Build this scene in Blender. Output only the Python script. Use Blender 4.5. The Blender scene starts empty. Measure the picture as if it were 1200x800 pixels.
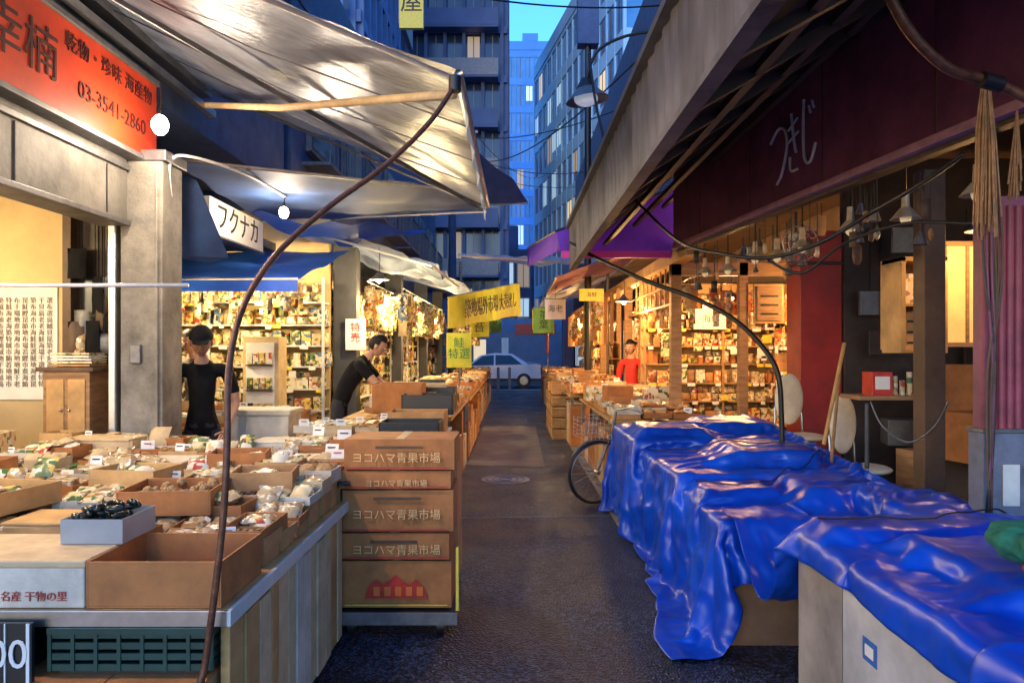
import bpy, math, random
import numpy as np
from mathutils import Vector, Matrix, noise
random.seed(7)
R=random.random
def U(a,b): return a+(b-a)*R()
sc=bpy.context.scene
# ------------------------------------------------------------------ materials
MATS={}
def M(name,col,rough=.6,var=.25,scale=6.0,bump=0.0,bscale=60.0,metal=0.0,emis=0.0,ecol=None,stretch=None,trans=0.0,spec=.5,alpha=None,pal=None):
    if name in MATS: return MATS[name]
    m=bpy.data.materials.new(name); m.use_nodes=True
    nt=m.node_tree; N=nt.nodes; L=nt.links
    b=N["Principled BSDF"]
    b.inputs["Roughness"].default_value=rough
    b.inputs["Metallic"].default_value=metal
    b.inputs["Specular IOR Level"].default_value=spec
    tc=N.new("ShaderNodeTexCoord"); mp=N.new("ShaderNodeMapping")
    L.new(tc.outputs["Object"],mp.inputs["Vector"])
    if stretch: mp.inputs["Scale"].default_value=stretch
    cr=N.new("ShaderNodeValToRGB")
    if pal:   # printed packaging: blocky cells picked from a palette
        vo=N.new("ShaderNodeTexVoronoi"); vo.distance='CHEBYCHEV'; vo.inputs["Scale"].default_value=scale
        L.new(mp.outputs["Vector"],vo.inputs["Vector"])
        sp=N.new("ShaderNodeSeparateColor"); L.new(vo.outputs["Color"],sp.inputs[0])
        cr.color_ramp.interpolation='CONSTANT'
        el=cr.color_ramp.elements; el[0].color=(*col,1); el[0].position=0; el[1].position=.42; el[1].color=(*pal[0],1)
        for i,c in enumerate(pal[1:]):
            e=el.new(.42+.58*(i+1)/len(pal)); e.color=(*c,1)
        L.new(sp.outputs[0],cr.inputs["Fac"])
    else:
        nz=N.new("ShaderNodeTexNoise"); nz.inputs["Scale"].default_value=scale
        nz.inputs["Detail"].default_value=8; nz.inputs["Roughness"].default_value=.65
        L.new(mp.outputs["Vector"],nz.inputs["Vector"])
        cr.color_ramp.elements[0].position=.32; cr.color_ramp.elements[1].position=.68
        lo=[max(0,c*(1-var)) for c in col]; hi=[min(1,c*(1+var*.6)) for c in col]
        cr.color_ramp.elements[0].color=(*lo,1); cr.color_ramp.elements[1].color=(*hi,1)
        L.new(nz.outputs["Fac"],cr.inputs["Fac"])
    L.new(cr.outputs["Color"],b.inputs["Base Color"])
    if bump>0:
        n2=N.new("ShaderNodeTexNoise"); n2.inputs["Scale"].default_value=bscale; n2.inputs["Detail"].default_value=6
        L.new(mp.outputs["Vector"],n2.inputs["Vector"])
        bp=N.new("ShaderNodeBump"); bp.inputs["Strength"].default_value=bump; bp.inputs["Distance"].default_value=.01
        L.new(n2.outputs["Fac"],bp.inputs["Height"]); L.new(bp.outputs["Normal"],b.inputs["Normal"])
    if emis>0:
        b.inputs["Emission Color"].default_value=(*(ecol or col),1); b.inputs["Emission Strength"].default_value=emis
    if trans>0:
        tr=N.new("ShaderNodeBsdfTranslucent"); L.new(cr.outputs["Color"],tr.inputs["Color"])
        mx=N.new("ShaderNodeMixShader"); mx.inputs[0].default_value=trans
        out=N["Material Output"]
        L.new(b.outputs[0],mx.inputs[1]); L.new(tr.outputs[0],mx.inputs[2]); L.new(mx.outputs[0],out.inputs["Surface"])
    MATS[name]=m; return m
# ------------------------------------------------------------------ mesh builder
class MB:
    def __init__(s): s.v=[];s.f=[];s.m=[];s.sm=[];s.mats=[];s.T=None
    def mi(s,m):
        if m not in s.mats: s.mats.append(m)
        return s.mats.index(m)
    def add(s,vs,fs,m,smooth=False):
        o=len(s.v)
        for p in vs:
            p=Vector(p)
            if s.T is not None: p=s.T@p
            s.v.append(p)
        k=s.mi(m)
        for f in fs: s.f.append([i+o for i in f]); s.m.append(k); s.sm.append(smooth)
    def box(s,x0,x1,y0,y1,z0,z1,m,rot=0,tilt=0):
        cx,cy,cz=(x0+x1)/2,(y0+y1)/2,(z0+z1)/2
        hx,hy,hz=abs(x1-x0)/2,abs(y1-y0)/2,abs(z1-z0)/2
        vs=[]
        Rm=Matrix.Rotation(rot,3,'Z')@Matrix.Rotation(tilt,3,'X') if (rot or tilt) else None
        for a in(-1,1):
            for b in(-1,1):
                for c in(-1,1):
                    q=Vector((a*hx,b*hy,c*hz))
                    if Rm: q=Rm@q
                    vs.append(q+Vector((cx,cy,cz)))
        s.add(vs,[(0,1,3,2),(4,6,7,5),(0,4,5,1),(2,3,7,6),(0,2,6,4),(1,5,7,3)],m)
    def quad(s,pts,m): s.add(pts,[tuple(range(len(pts)))],m)
    def cyl(s,p0,p1,r0,r1,m,n=12,cap=True):
        p0=Vector(p0);p1=Vector(p1);d=(p1-p0).normalized()
        a=d.orthogonal().normalized();b=d.cross(a)
        vs=[]
        for p,r in((p0,r0),(p1,r1)):
            for i in range(n):
                t=2*math.pi*i/n; vs.append(p+a*math.cos(t)*r+b*math.sin(t)*r)
        fs=[(i,(i+1)%n,n+(i+1)%n,n+i) for i in range(n)]
        s.add(vs,fs,m,True)
        if cap: s.add(vs[:n],[tuple(range(n))],m); s.add(vs[n:],[tuple(range(n))],m)
    def tube(s,pts,r,m,n=8,closed=False,smooth_sub=0):
        pts=[Vector(p) for p in pts]
        if smooth_sub:
            q=[]
            for i in range(len(pts)-1):
                p0=pts[max(i-1,0)];p1=pts[i];p2=pts[i+1];p3=pts[min(i+2,len(pts)-1)]
                for k in range(smooth_sub):
                    t=k/smooth_sub
                    q.append(.5*((2*p1)+(-p0+p2)*t+(2*p0-5*p1+4*p2-p3)*t*t+(-p0+3*p1-3*p2+p3)*t**3))
            q.append(pts[-1]); pts=q
        vs=[];L=len(pts);prev=None
        for i,p in enumerate(pts):
            if closed: d=pts[(i+1)%L]-pts[i-1]
            else: d=pts[min(i+1,L-1)]-pts[max(i-1,0)]
            d.normalize()
            a=d.orthogonal() if prev is None else prev-d*prev.dot(d)
            a.normalize(); prev=a; b=d.cross(a)
            for k in range(n):
                t=2*math.pi*k/n; vs.append(p+(a*math.cos(t)+b*math.sin(t))*r)
        fs=[]
        for i in range(L if closed else L-1):
            j=(i+1)%L
            for k in range(n): fs.append((i*n+k,i*n+(k+1)%n,j*n+(k+1)%n,j*n+k))
        if not closed: fs+= [tuple(range(n)),tuple(range((L-1)*n,L*n))]
        s.add(vs,fs,m,True)
    def ball(s,c,r,m,nu=10,nv=7,fn=None,keep=None):
        c=Vector(c); 
        if not hasattr(r,'__len__'): r=(r,r,r)
        vs=[];fs=[]
        for j in range(nv+1):
            ph=math.pi*j/nv
            for i in range(nu):
                th=2*math.pi*i/nu
                q=Vector((math.sin(ph)*math.cos(th)*r[0],math.sin(ph)*math.sin(th)*r[1],math.cos(ph)*r[2]))
                if fn: q=fn(q)
                vs.append(c+q)
        for j in range(nv):
            for i in range(nu):
                f=(j*nu+i,j*nu+(i+1)%nu,(j+1)*nu+(i+1)%nu,(j+1)*nu+i)
                if keep:
                    cc=(vs[f[0]]+vs[f[1]]+vs[f[2]]+vs[f[3]])/4-c
                    if not keep(cc): continue
                fs.append(f)
        s.add(vs,fs,m,True)
    def pillow(s,c,w,h,t,m,up=True,rot=0,lean=0,seal=True):
        """flat sealed food bag: w wide, h high, t thick; upright or lying"""
        c=Vector(c); n=5; vs=[];fs=[]
        Rm=Matrix.Rotation(rot,3,'Z')@Matrix.Rotation(lean if up else math.pi/2+lean,3,'X')
        sd=R()*50
        for side in(-1,1):
            for j in range(n+1):
                for i in range(n+1):
                    u=i/n*2-1;v=j/n*2-1
                    th=t*.5*max(0,(1-u**4)*(1-v**4))**.6
                    th*=1+.5*noise.noise(Vector((u*1.6+sd,v*1.6,side)))
                    vs.append(c+Rm@Vector((u*w/2*(1-.06*(1-v*v)),side*th,v*h/2)))
        for q in range(2):
            o=q*(n+1)**2
            for j in range(n):
                for i in range(n):
                    a=o+j*(n+1)+i; fs.append((a,a+1,a+n+2,a+n+1))
        s.add(vs,fs,m,True)
    def tray(s,x0,x1,y0,y1,z0,z1,m,t=.008,rot=0):
        old=s.T
        c=Matrix.Translation(((x0+x1)/2,(y0+y1)/2,0))@Matrix.Rotation(rot,4,'Z')
        s.T=c if old is None else old@c
        w=(x1-x0)/2;d=(y1-y0)/2
        s.box(-w,w,-d,d,z0,z0+t,m)
        s.box(-w,-w+t,-d,d,z0+t,z1,m); s.box(w-t,w,-d,d,z0+t,z1,m)
        s.box(-w+t,w-t,-d,-d+t,z0+t,z1,m); s.box(-w+t,w-t,d-t,d,z0+t,z1,m)
        s.T=old
    def obj(s,name,bevel=0,parent=None,solid=0):
        me=bpy.data.meshes.new(name); me.from_pydata([tuple(p) for p in s.v],[],s.f)
        for m in s.mats: me.materials.append(m)
        me.polygons.foreach_set("material_index",s.m); me.polygons.foreach_set("use_smooth",s.sm)
        me.validate(); me.update()
        o=bpy.data.objects.new(name,me); sc.collection.objects.link(o)
        if solid:
            md=o.modifiers.new("s","SOLIDIFY"); md.thickness=solid
        if bevel:
            md=o.modifiers.new("b","BEVEL"); md.width=bevel; md.segments=2; md.limit_method='ANGLE'; md.angle_limit=.8
        if parent: o.parent=parent
        return o
def text(body,loc,rz,size,m,parent,name="lettering",rx=90,extr=.002,ax='CENTER',track=1.0,sx=1.0):
    cu=bpy.data.curves.new("t",'FONT'); cu.body=body; cu.size=size; cu.extrude=extr; cu.align_x=ax; cu.align_y='CENTER'; cu.space_character=track
    cu.resolution_u=3
    t=bpy.data.objects.new("t",cu); sc.collection.objects.link(t)
    bpy.context.view_layer.update()
    me=bpy.data.meshes.new_from_object(t.evaluated_get(bpy.context.evaluated_depsgraph_get()))
    bpy.data.objects.remove(t)
    me.materials.clear(); me.materials.append(m)
    o=bpy.data.objects.new(name,me); sc.collection.objects.link(o)
    o.location=loc; o.rotation_euler=(math.radians(rx),0,math.radians(rz)); o.parent=parent; o.scale=(sx,1,1)
    return o
F=867.0
def at(u,v,y): return Vector(((u-600)*y/F,y,1.6+(410-v)*y/F))   # surveyed point: bearing, elevation, distance down the street
# ------------------------------------------------------------------ material set
asphalt=bpy.data.materials.new("asphalt"); asphalt.use_nodes=True
nt=asphalt.node_tree;NN=nt.nodes;LL=nt.links;bs=NN["Principled BSDF"]
tc=NN.new("ShaderNodeTexCoord")
v1=NN.new("ShaderNodeTexVoronoi"); v1.inputs["Scale"].default_value=70; LL.new(tc.outputs["Object"],v1.inputs["Vector"])
sp=NN.new("ShaderNodeSeparateColor"); LL.new(v1.outputs["Color"],sp.inputs[0])
c1=NN.new("ShaderNodeValToRGB"); c1.color_ramp.elements[0].color=(.004,.007,.016,1); c1.color_ramp.elements[1].color=(.085,.115,.20,1); c1.color_ramp.elements[1].position=1; c1.color_ramp.elements[0].position=.4
LL.new(sp.outputs[0],c1.inputs["Fac"])
n3=NN.new("ShaderNodeTexNoise"); n3.inputs["Scale"].default_value=1.3; n3.inputs["Detail"].default_value=7; LL.new(tc.outputs["Object"],n3.inputs["Vector"])
c2=NN.new("ShaderNodeValToRGB"); c2.color_ramp.elements[0].position=.35; c2.color_ramp.elements[1].position=.65; c2.color_ramp.elements[0].color=(.35,.36,.42,1); c2.color_ramp.elements[1].color=(1,1,1,1)
LL.new(n3.outputs["Fac"],c2.inputs["Fac"])
mm=NN.new("ShaderNodeMix"); mm.data_type='RGBA'; mm.blend_type='MULTIPLY'; mm.inputs[0].default_value=1; LL.new(c1.outputs[0],mm.inputs[6]); LL.new(c2.outputs[0],mm.inputs[7]); LL.new(mm.outputs[2],bs.inputs["Base Color"])
rg=NN.new("ShaderNodeMapRange"); rg.inputs[1].default_value=.35; rg.inputs[2].default_value=.65; rg.inputs[3].default_value=.30; rg.inputs[4].default_value=.58; LL.new(n3.outputs["Fac"],rg.inputs[0]); LL.new(rg.outputs[0],bs.inputs["Roughness"])
bp=NN.new("ShaderNodeBump"); bp.inputs["Strength"].default_value=1; bp.inputs["Distance"].default_value=.010; LL.new(v1.outputs["Distance"],bp.inputs["Height"]); LL.new(bp.outputs[0],bs.inputs["Normal"])
asph2=M("asphalt_patch",(.032,.034,.042),.5,.4,4,.9,200)
conc=M("concrete",(.22,.20,.17),.8,.55,4,.5,50)
conc_d=M("concrete_dark",(.05,.075,.14),.8,.35,5,.3,50)
paint_w=M("road_paint",(.6,.6,.58),.6,.4,20,.2,80)
card=M("cardboard",(.42,.155,.04),.75,.3,7,.15,120)
card_l=M("cardboard_light",(.50,.25,.09),.75,.3,7,.15,120)
card_p=M("cardboard_pale",(.58,.42,.23),.75,.25,9,.15,120)
styro=M("styrofoam",(.62,.54,.42),.7,.3,5,.25,90)
white=M("white_card",(.75,.72,.66),.6,.1,8)
pale=M("pale_plastic",(.60,.62,.58),.35,.15,8)
wood=M("wood",(.36,.19,.08),.6,.4,5,.2,50,stretch=(1,1,6))
wood_l=M("wood_light",(.54,.31,.11),.6,.35,5,.2,50)
wood_d=M("wood_dark",(.10,.055,.03),.6,.4,5,.2,50)
green_p=M("green_plastic",(.008,.05,.04),.4,.3,8)
green_v=M("vegetable_green",(.05,.13,.02),.45,.5,30)
dark_v=M("aubergine_dark",(.012,.018,.016),.25,.5,30)
W_=(.72,.64,.48);K_=(.05,.04,.03);Rr_=(.45,.05,.03);G_=(.06,.15,.04);Y_=(.66,.46,.09);B_=(.28,.16,.07);C_=(.62,.45,.20)
orange=M("orange_pack",(.58,.25,.05),.4,scale=26,pal=[W_,B_,Rr_,C_])
redp0=M("red_print",(.5,.03,.02),.4,.3,20)
redp=M("red_pack",(.42,.05,.03),.4,scale=28,pal=[W_,Y_,C_,K_])
yellow0=M("yellow_sign",(.72,.56,.06),.45,.2,20)
yellow=M("yellow_pack",(.66,.46,.10),.4,scale=25,pal=[W_,Rr_,B_,G_])
tan=M("dried_goods",(.40,.22,.08),.6,.6,60,.5,120)
cream=M("cream_pack",(.66,.52,.28),.35,scale=30,pal=[W_,B_,C_,G_])
whitep=M("white_pack",(.70,.65,.50),.35,scale=24,pal=[W_,C_,Rr_,W_,G_])
clearp=M("clear_pack",(.46,.35,.20),.25,scale=40,pal=[W_,B_,(.35,.2,.08),(.5,.42,.28)])
greenp=M("green_pack",(.14,.20,.07),.35,scale=26,pal=[W_,Y_,G_,K_])
bluep0=M("blue_print",(.04,.13,.4),.4,.3,20)
bluep=M("blue_pack",(.10,.18,.32),.35,scale=24,pal=[W_,W_,K_,Y_])
black=M("black_paint",(.012,.012,.013),.45,.3,8)
blackc=M("black_cloth",(.010,.010,.012),.9,.3,12,.3,60,spec=.15)
steel=M("steel",(.45,.45,.45),.35,.2,12,metal=1)
steel_d=M("dull_steel",(.16,.16,.17),.5,.3,12,metal=.6)
rust=M("rusty_pipe",(.15,.06,.03),.45,.5,25,.3,80,metal=.4)
pipe_w=M("white_pipe",(.6,.6,.6),.4,.15,12)
pink=M("pink_trim",(.50,.24,.30),.6,.3,8)
maroon=M("maroon_board",(.22,.065,.12),.55,.45,3,.2,40)
maroon_r=M("red_column",(.34,.016,.012),.5,.35,4,.1,40)
corr=M("corrugated_maroon",(.26,.05,.08),.5,.4,6,.2,40)
orsign=M("orange_sign",(.46,.036,.008),.5,.35,2.5)
greyf=M("grey_fascia",(.14,.13,.115),.6,.5,4,.3,30)
beige=M("beige_wall",(.58,.42,.21),.8,.2,2,.1,30)
bulbm=M("bulb_glow",(1,.85,.6),.3,0,emis=45,ecol=(1,.80,.54))
skin=M("skin",(.50,.27,.17),.55,.12,10)
hairm=M("hair",(.012,.009,.008),.6,.3,60,.4,120,spec=.2)
glassd=M("dark_glass",(.02,.03,.05),.12,.2,3)
awn_grey=M("awning_canvas",(.26,.29,.33),.36,.75,1.3,.6,12,trans=.12,stretch=(1,2.2,1),metal=.15)
awn_pale=M("awning_pale",(.42,.50,.60),.6,.5,2.0,.2,25,trans=.3)
awn_navy=M("awning_navy",(.03,.07,.20),.7,.5,2.5,.2,25,trans=.15)
awn_blue=M("awning_blue",(.015,.07,.42),.6,.35,3,.2,25,trans=.2)
awn_brown=M("canopy_brown",(.022,.018,.018),.75,.5,3,.2,25)
valm=M("valance_metal",(.085,.08,.095),.6,.7,4,.3,30,stretch=(1,1,.3))
purple=M("awning_purple",(.12,.03,.50),.55,.35,3,.2,25,trans=.3,emis=.07,ecol=(.20,.03,.9))  # faint emission in the cloth stands in for purple light on it
magenta=M("magenta_trim",(.60,.04,.30),.5,.2,5,emis=.08,ecol=(.8,.05,.35))  # slight emission gives the trim its lit look, not a lamp
goodsA=[cream,clearp,yellow,whitep,orange,whitep,card_l,clearp,greenp,cream]
goodsB=[cream,whitep,yellow,clearp,cream,greenp,whitep,clearp,card_p,bluep,whitep,cream]
goodsC=[orange,card_l,clearp,yellow,card,cream,redp,whitep,wood_l,clearp,wood]

# ------------------------------------------------------------------ ground
g=MB(); g.quad([(-300,-100,0),(300,-100,0),(300,500,0),(-300,500,0)],conc_d); g.obj("ground")
g=MB(); g.quad([(-1.6,-3,.004),(1.7,-3,.004),(1.7,29,.004),(-1.6,29,.004)],asphalt); g.obj("market_lane_road")
g=MB(); g.quad([(-60,29,.005),(60,29,.005),(60,38,.005),(-60,38,.005)],asph2)
for i in range(-20,20): g.quad([(i*2.2,33.4,.009),(i*2.2+1.3,33.4,.009),(i*2.2+1.3,33.52,.009),(i*2.2,33.52,.009)],paint_w)
g.quad([(-3,29.3,.009),(3,29.3,.009),(3,29.7,.009),(-3,29.7,.009)],paint_w)
g.obj("cross_street_road")
g=MB(); g.box(-60,60,38,41,0,.14,conc); g.obj("pavement")
g=MB(); g.quad([(-.55,7.0,.008),(1.0,7.1,.008),(1.0,7.14,.008),(-.55,7.04,.008)],M("road_seam",(.12,.14,.19),.6,.3,20))
g.quad([(-.62,10.2,.008),(.45,10.1,.008),(.5,15.5,.008),(-.6,15.5,.008)],M("concrete_patch",(.12,.10,.095),.6,.5,3,.5,120))
g.obj("road_patch")
g=MB()
g.cyl((-.08,9.1,.004),(-.08,9.1,.012),.30,.30,M("cast_iron",(.36,.35,.34),.4,.4,20,.4,90,metal=.4),32)
for a in range(3):
    ring=[(-.08+math.cos(t*.2618)*(.08+.08*a),9.1+math.sin(t*.2618)*(.08+.08*a),.013) for t in range(24)]
    g.tube(ring,.006,steel_d,5,True)
g.obj("manhole_cover")
g=MB()
for k in range(26):
    x=random.choice([U(-.9,-.4),U(.5,1.0),U(-.5,.8)]);y=U(4.6,14);s=U(.005,.014); g.box(x-s,x+s,y-s*.6,y+s*.6,.005,.008,random.choice([conc,card_l,green_v,card_p]),rot=U(0,3))
g.obj("litter")
for sx in(-1.02,1.06):
    g=MB(); g.box(sx-.10,sx+.10,6.5,28.5,.004,.012,M("drain_concrete",(.22,.2,.18),.8,.4,6,.4,80))
    for i in range(44): g.box(sx-.07,sx+.07,6.7+i*.5,6.73+i*.5,.012,.016,black)
    g.obj("drain_channel")

# ------------------------------------------------------------------ lamps
def lamp(p,w,shade=True,col=(1,.62,.30),name="pendant_lamp",cord=.3,r=.06,bare=.035,dn=.10):
    p=Vector(p); b=MB()
    b.tube([p+Vector((0,0,.08+cord)),p+Vector((0.01,0,.08+cord/2)),p+Vector((0,0,.07))],.005,black,6)
    b.cyl(p+Vector((0,0,.03)),p+Vector((0,0,.09)),.018,.014,black,10)
    b.ball(p,(bare,bare,bare*1.25),bulbm,14,10)
    if shade:
        b.cyl(p+Vector((0,0,.075)),p+Vector((0,0,.03)),.02,.07,steel_d,18,False)
        b.cyl(p+Vector((0,0,.03)),p+Vector((0,0,-.01)),.07,.12,steel_d,18,False)
    o=b.obj(name)
    if w>0:
        l=bpy.data.lights.new("lamp_light",'POINT'); l.energy=w; l.color=col; l.shadow_soft_size=r
        lo=bpy.data.objects.new("lamp_light",l); sc.collection.objects.link(lo); lo.location=p-Vector((0,0,dn)); lo.parent=o
    return o

# ------------------------------------------------------------------ left shop (near)
b=MB()
b.box(-3.0,-2.8,1.0,5.38,2.5,3.0,greyf)
b.box(-2.8,-2.77,1.0,5.38,2.5,2.54,steel_d); b.box(-2.8,-2.775,1.0,5.38,2.9,2.94,steel_d)
for i in range(5): b.box(-2.8,-2.79,1.3+i*.95,1.31+i*.95,2.55,2.89,black)
b.box(-6.5,-3.0,1,9.4,2.85,2.95,greyf)
b.box(-6.5,-3.62,6.0,6.1,0,2.85,beige)
b.box(-3.62,-3.55,5.95,6.1,0,2.85,wood_d); b.box(-3.0,-2.9,5.95,6.1,0,2.85,steel_d)
b.box(-3.55,-3.0,6.08,6.12,0,2.85,M("door_dark",(.07,.05,.04),.6,.4,5))
b.box(-3.5,-3.2,6.05,6.08,1.0,2.2,M("door_glass",(.10,.10,.09),.2,.4,5))
b.box(-6.6,-6.5,1,9.4,0,2.95,beige)
b.box(-6.5,-2.8,1.0,9.4,0,.03,conc)
b.box(-6.6,-2.9,1.0,9.4,3.62,8.2,conc_d)
for i in range(4):
    b.box(-2.9,-2.84,1.6+i*2,2.9+i*2,4.9,6.2,steel_d); b.box(-2.84,-2.83,1.66+i*2,2.84+i*2,4.96,6.14,glassd)
b.obj("market_shop_building",.006)
b=MB()
b.box(-2.86,-2.55,5.4,5.72,0,2.98,conc); b.box(-2.90,-2.52,5.38,5.74,2.98,3.06,steel_d)
b.box(-2.93,-2.875,5.36,5.45,0,2.98,steel)
b.tube([(-2.585,5.38,0),(-2.585,5.38,2.9)],.010,conc); b.box(-2.78,-2.70,5.37,5.398,1.5,1.64,steel_d)
b.obj("concrete_pillar",.008)
b=MB(); b.box(-2.80,-2.70,.8,5.62,3.02,3.60,orsign); b.box(-2.82,-2.68,.8,5.64,3.60,3.64,steel_d); b.box(-2.82,-2.68,.8,5.64,2.985,3.02,steel_d)
so=b.obj("shop_sign",.004)
dk=M("sign_ink",(.04,.008,.008),.5,.1)
text("乾物・珍味 海産物",(-2.695,5.0,3.47),90,.13,dk,so)
text("03-3541-2860",(-2.695,5.02,3.22),90,.15,dk,so)
text("幸楠",(-2.695,4.08,3.30),90,.32,dk,so)
b=MB(); b.box(-4.25,-3.68,5.985,5.997,1.2,2.12,white)
po=b.obj("paper_notice")
for k in range(8):
    text("\n".join(random.choice("鮭鮪烏賊海老昆布鰹節若布貝煮干築地市場特選") for _ in range(14)),(-3.74-k*.066,5.98,1.66),0,.052,M("notice_ink",(.25,.2,.16)),po,"handwriting")
b=MB()
b.box(-3.52,-3.17,5.55,5.9,.85,1.44,wood); b.box(-3.49,-3.36,5.54,5.55,.9,1.38,wood_l); b.box(-3.33,-3.20,5.54,5.55,.9,1.38,wood_l)
b.box(-3.56,-3.13,5.52,5.92,1.44,1.47,wood_d)
for k in range(2): b.ball((-3.375+k*.06,5.53,1.15),.012,steel)
for sx in(-3.5,-3.2):
    for sy in(5.58,5.88): b.box(sx-.02,sx+.02,sy-.02,sy+.02,.03,.85,wood_d)
for k in range(5): b.box(-3.5,-3.2,5.6,5.85,1.475+k*.022,1.49+k*.022,random.choice([white,cream,card_l]),rot=U(-.1,.1))
b.obj("wooden_cabinet",.004)
b=MB()
for k in range(16):
    x=U(-3.5,-3.1);z=U(1.5,2.3); b.pillow((x,5.9+U(0,.1),z),U(.08,.16),U(.15,.3),.05,random.choice([blackc,wood_d,clearp,steel_d,card]),True,U(-.5,.5)); b.tube([(x,5.95,z),(x,5.95,2.85)],.003,black,4)
b.obj("hanging_bags")
b=MB(); b.tube([(-3.4,3.9,1.955),(-2.6,3.95,1.945),(-1.75,4.0,1.95)],.011,pipe_w,8); b.cyl((-3.4,3.9,1.95),(-3.4,3.9,2.9),.004,.004,steel_d,6)
b.obj("hanging_rail")
b=MB()
b.box(-5.2,-3.25,4.3,5.3,.03,.9,card_l)
for k in range(18):
    x=U(-5.0,-3.5);y=U(4.3,5.1);h=U(.1,.4); b.box(x-.15,x+.15,y-.12,y+.12,.9,.9+h,random.choice([card,card_l,whitep,cream]),rot=U(-.3,.3))
b.obj("carton_pile",.004)

# ------------------------------------------------------------------ awning left
def sheet(c,nu,nv,m,sag=.05,rough=.01,seed=0):
    c=[Vector(p) for p in c]; b=MB();vs=[];fs=[]
    for j in range(nv+1):
        for i in range(nu+1):
            u=i/nu;v=j/nv
            p=(c[0]*(1-u)+c[1]*u)*(1-v)+(c[3]*(1-u)+c[2]*u)*v
            p.z-=sag*math.sin(math.pi*u)*math.sin(math.pi*v)
            p.z+=rough*noise.noise(Vector((p.x*2.2+seed,p.y*2.2,0)))*2+rough*.35*noise.noise(Vector((p.x*7+seed,p.y*5,3)))
            vs.append(p)
    for j in range(nv):
        for i in range(nu):
            a=j*(nu+1)+i; fs.append((a,a+1,a+nu+2,a+nu+1))
    b.add(vs,fs,m,True); return b
b=sheet([(-.25,3.5,2.9),(-.22,6.6,2.9),(-2.75,6.6,3.95),(-2.75,3.5,3.98)],60,50,awn_grey,.07,.020)
N=24
vs=[];fs=[]
for i in range(N+1):
    y=3.5+3.1*i/N
    vs+= [(-.25,y,2.9),(-.23+.015*math.sin(i*1.3),y,2.76-.02*abs(math.sin(i*.9)))]
for i in range(N): fs.append((2*i,2*i+1,2*i+3,2*i+2))
b.add(vs,fs,awn_pale,True)
b.tube([(-.25,3.46,2.89),(-.22,6.64,2.89)],.022,steel,10)
for yy in(3.5,6.58): b.tube([(-.25,yy,2.87),(-2.75,yy,3.93)],.014,steel_d,8)
b.tube([(-2.7,6.5,3.75),(-1.55,4.95,3.22),(-.28,3.56,2.83)],.024,card_p,8)
b.tube([(-2.7,3.9,3.8),(-1.5,4.8,3.25),(-.28,6.4,2.83)],.018,steel_d,8)
for k in range(1,4): 
    y=3.5+3.1*k/4; b.tube([(-.25,y,2.885),(-1.5,y,3.34),(-2.75,y,3.93)],.005,steel_d,6)
b.box(-2.88,-2.72,.8,6.7,3.88,4.06,steel_d)
b.box(-2.74,-2.68,.8,6.7,3.70,3.76,steel)
b.obj("shop_awning")
b=sheet([(-.3,6.75,3.05),(-.3,8.6,3.22),(-2.9,8.6,3.10),(-2.72,5.75,3.1)],20,16,awn_navy,.06,.02)
b.tube([(-.3,6.75,3.04),(-.3,8.6,3.21),(-2.9,8.6,3.09)],.014,pipe_w,8)
b.tube([(-.3,6.75,3.04),(-2.72,5.75,3.09)],.014,steel_d,8)
b.tube([(-2.56,5.55,2.75),(-2.54,5.5,3.0),(-2.42,5.6,3.06),(-2.2,6.2,3.06),(-2.15,7.0,3.05)],.012,pipe_w,8,smooth_sub=4)
b.obj("fabric_awning")
b=MB(); b.add([(-2.86,6.0,3.1),(-2.6,6.1,3.0),(-2.45,6.4,2.4),(-2.6,6.35,2.35),(-2.9,6.1,2.38)],[(0,1,2,3,4)],awn_navy); b.obj("canvas_flap",solid=.006)
b=MB(); b.box(-2.93,-2.86,7.0,8.5,2.72,3.06,white); b.box(-2.94,-2.85,6.98,8.52,2.70,2.72,steel_d); o=b.obj("shop_sign",.003)
text("フクナカ",(-2.855,7.75,2.89),90,.30,black,o)
b=MB()
pp=[at(233,820,2.34),at(240,780,2.35),at(252,690,2.35),at(262,600,2.36),at(266,520,2.38),at(267,450,2.42),at(274,395,2.5),at(290,348,2.6),at(318,305,2.72),at(350,272,2.85),at(395,235,3.0),at(440,203,3.13),at(480,168,3.25),at(510,135,3.35),at(533,100,3.46)]
pp=[Vector((pp[0].x-.01,2.34,0))]+pp
b.tube(pp,.0115,rust,10,smooth_sub=4); b.cyl((pp[0].x,2.34,0),(pp[0].x,2.34,.02),.06,.06,rust,16)
b.cyl(pp[-1]+Vector((0,0,-.03)),pp[-1]+Vector((0,0,.04)),.03,.03,black,12)
b.obj("bent_awning_pole")

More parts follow.
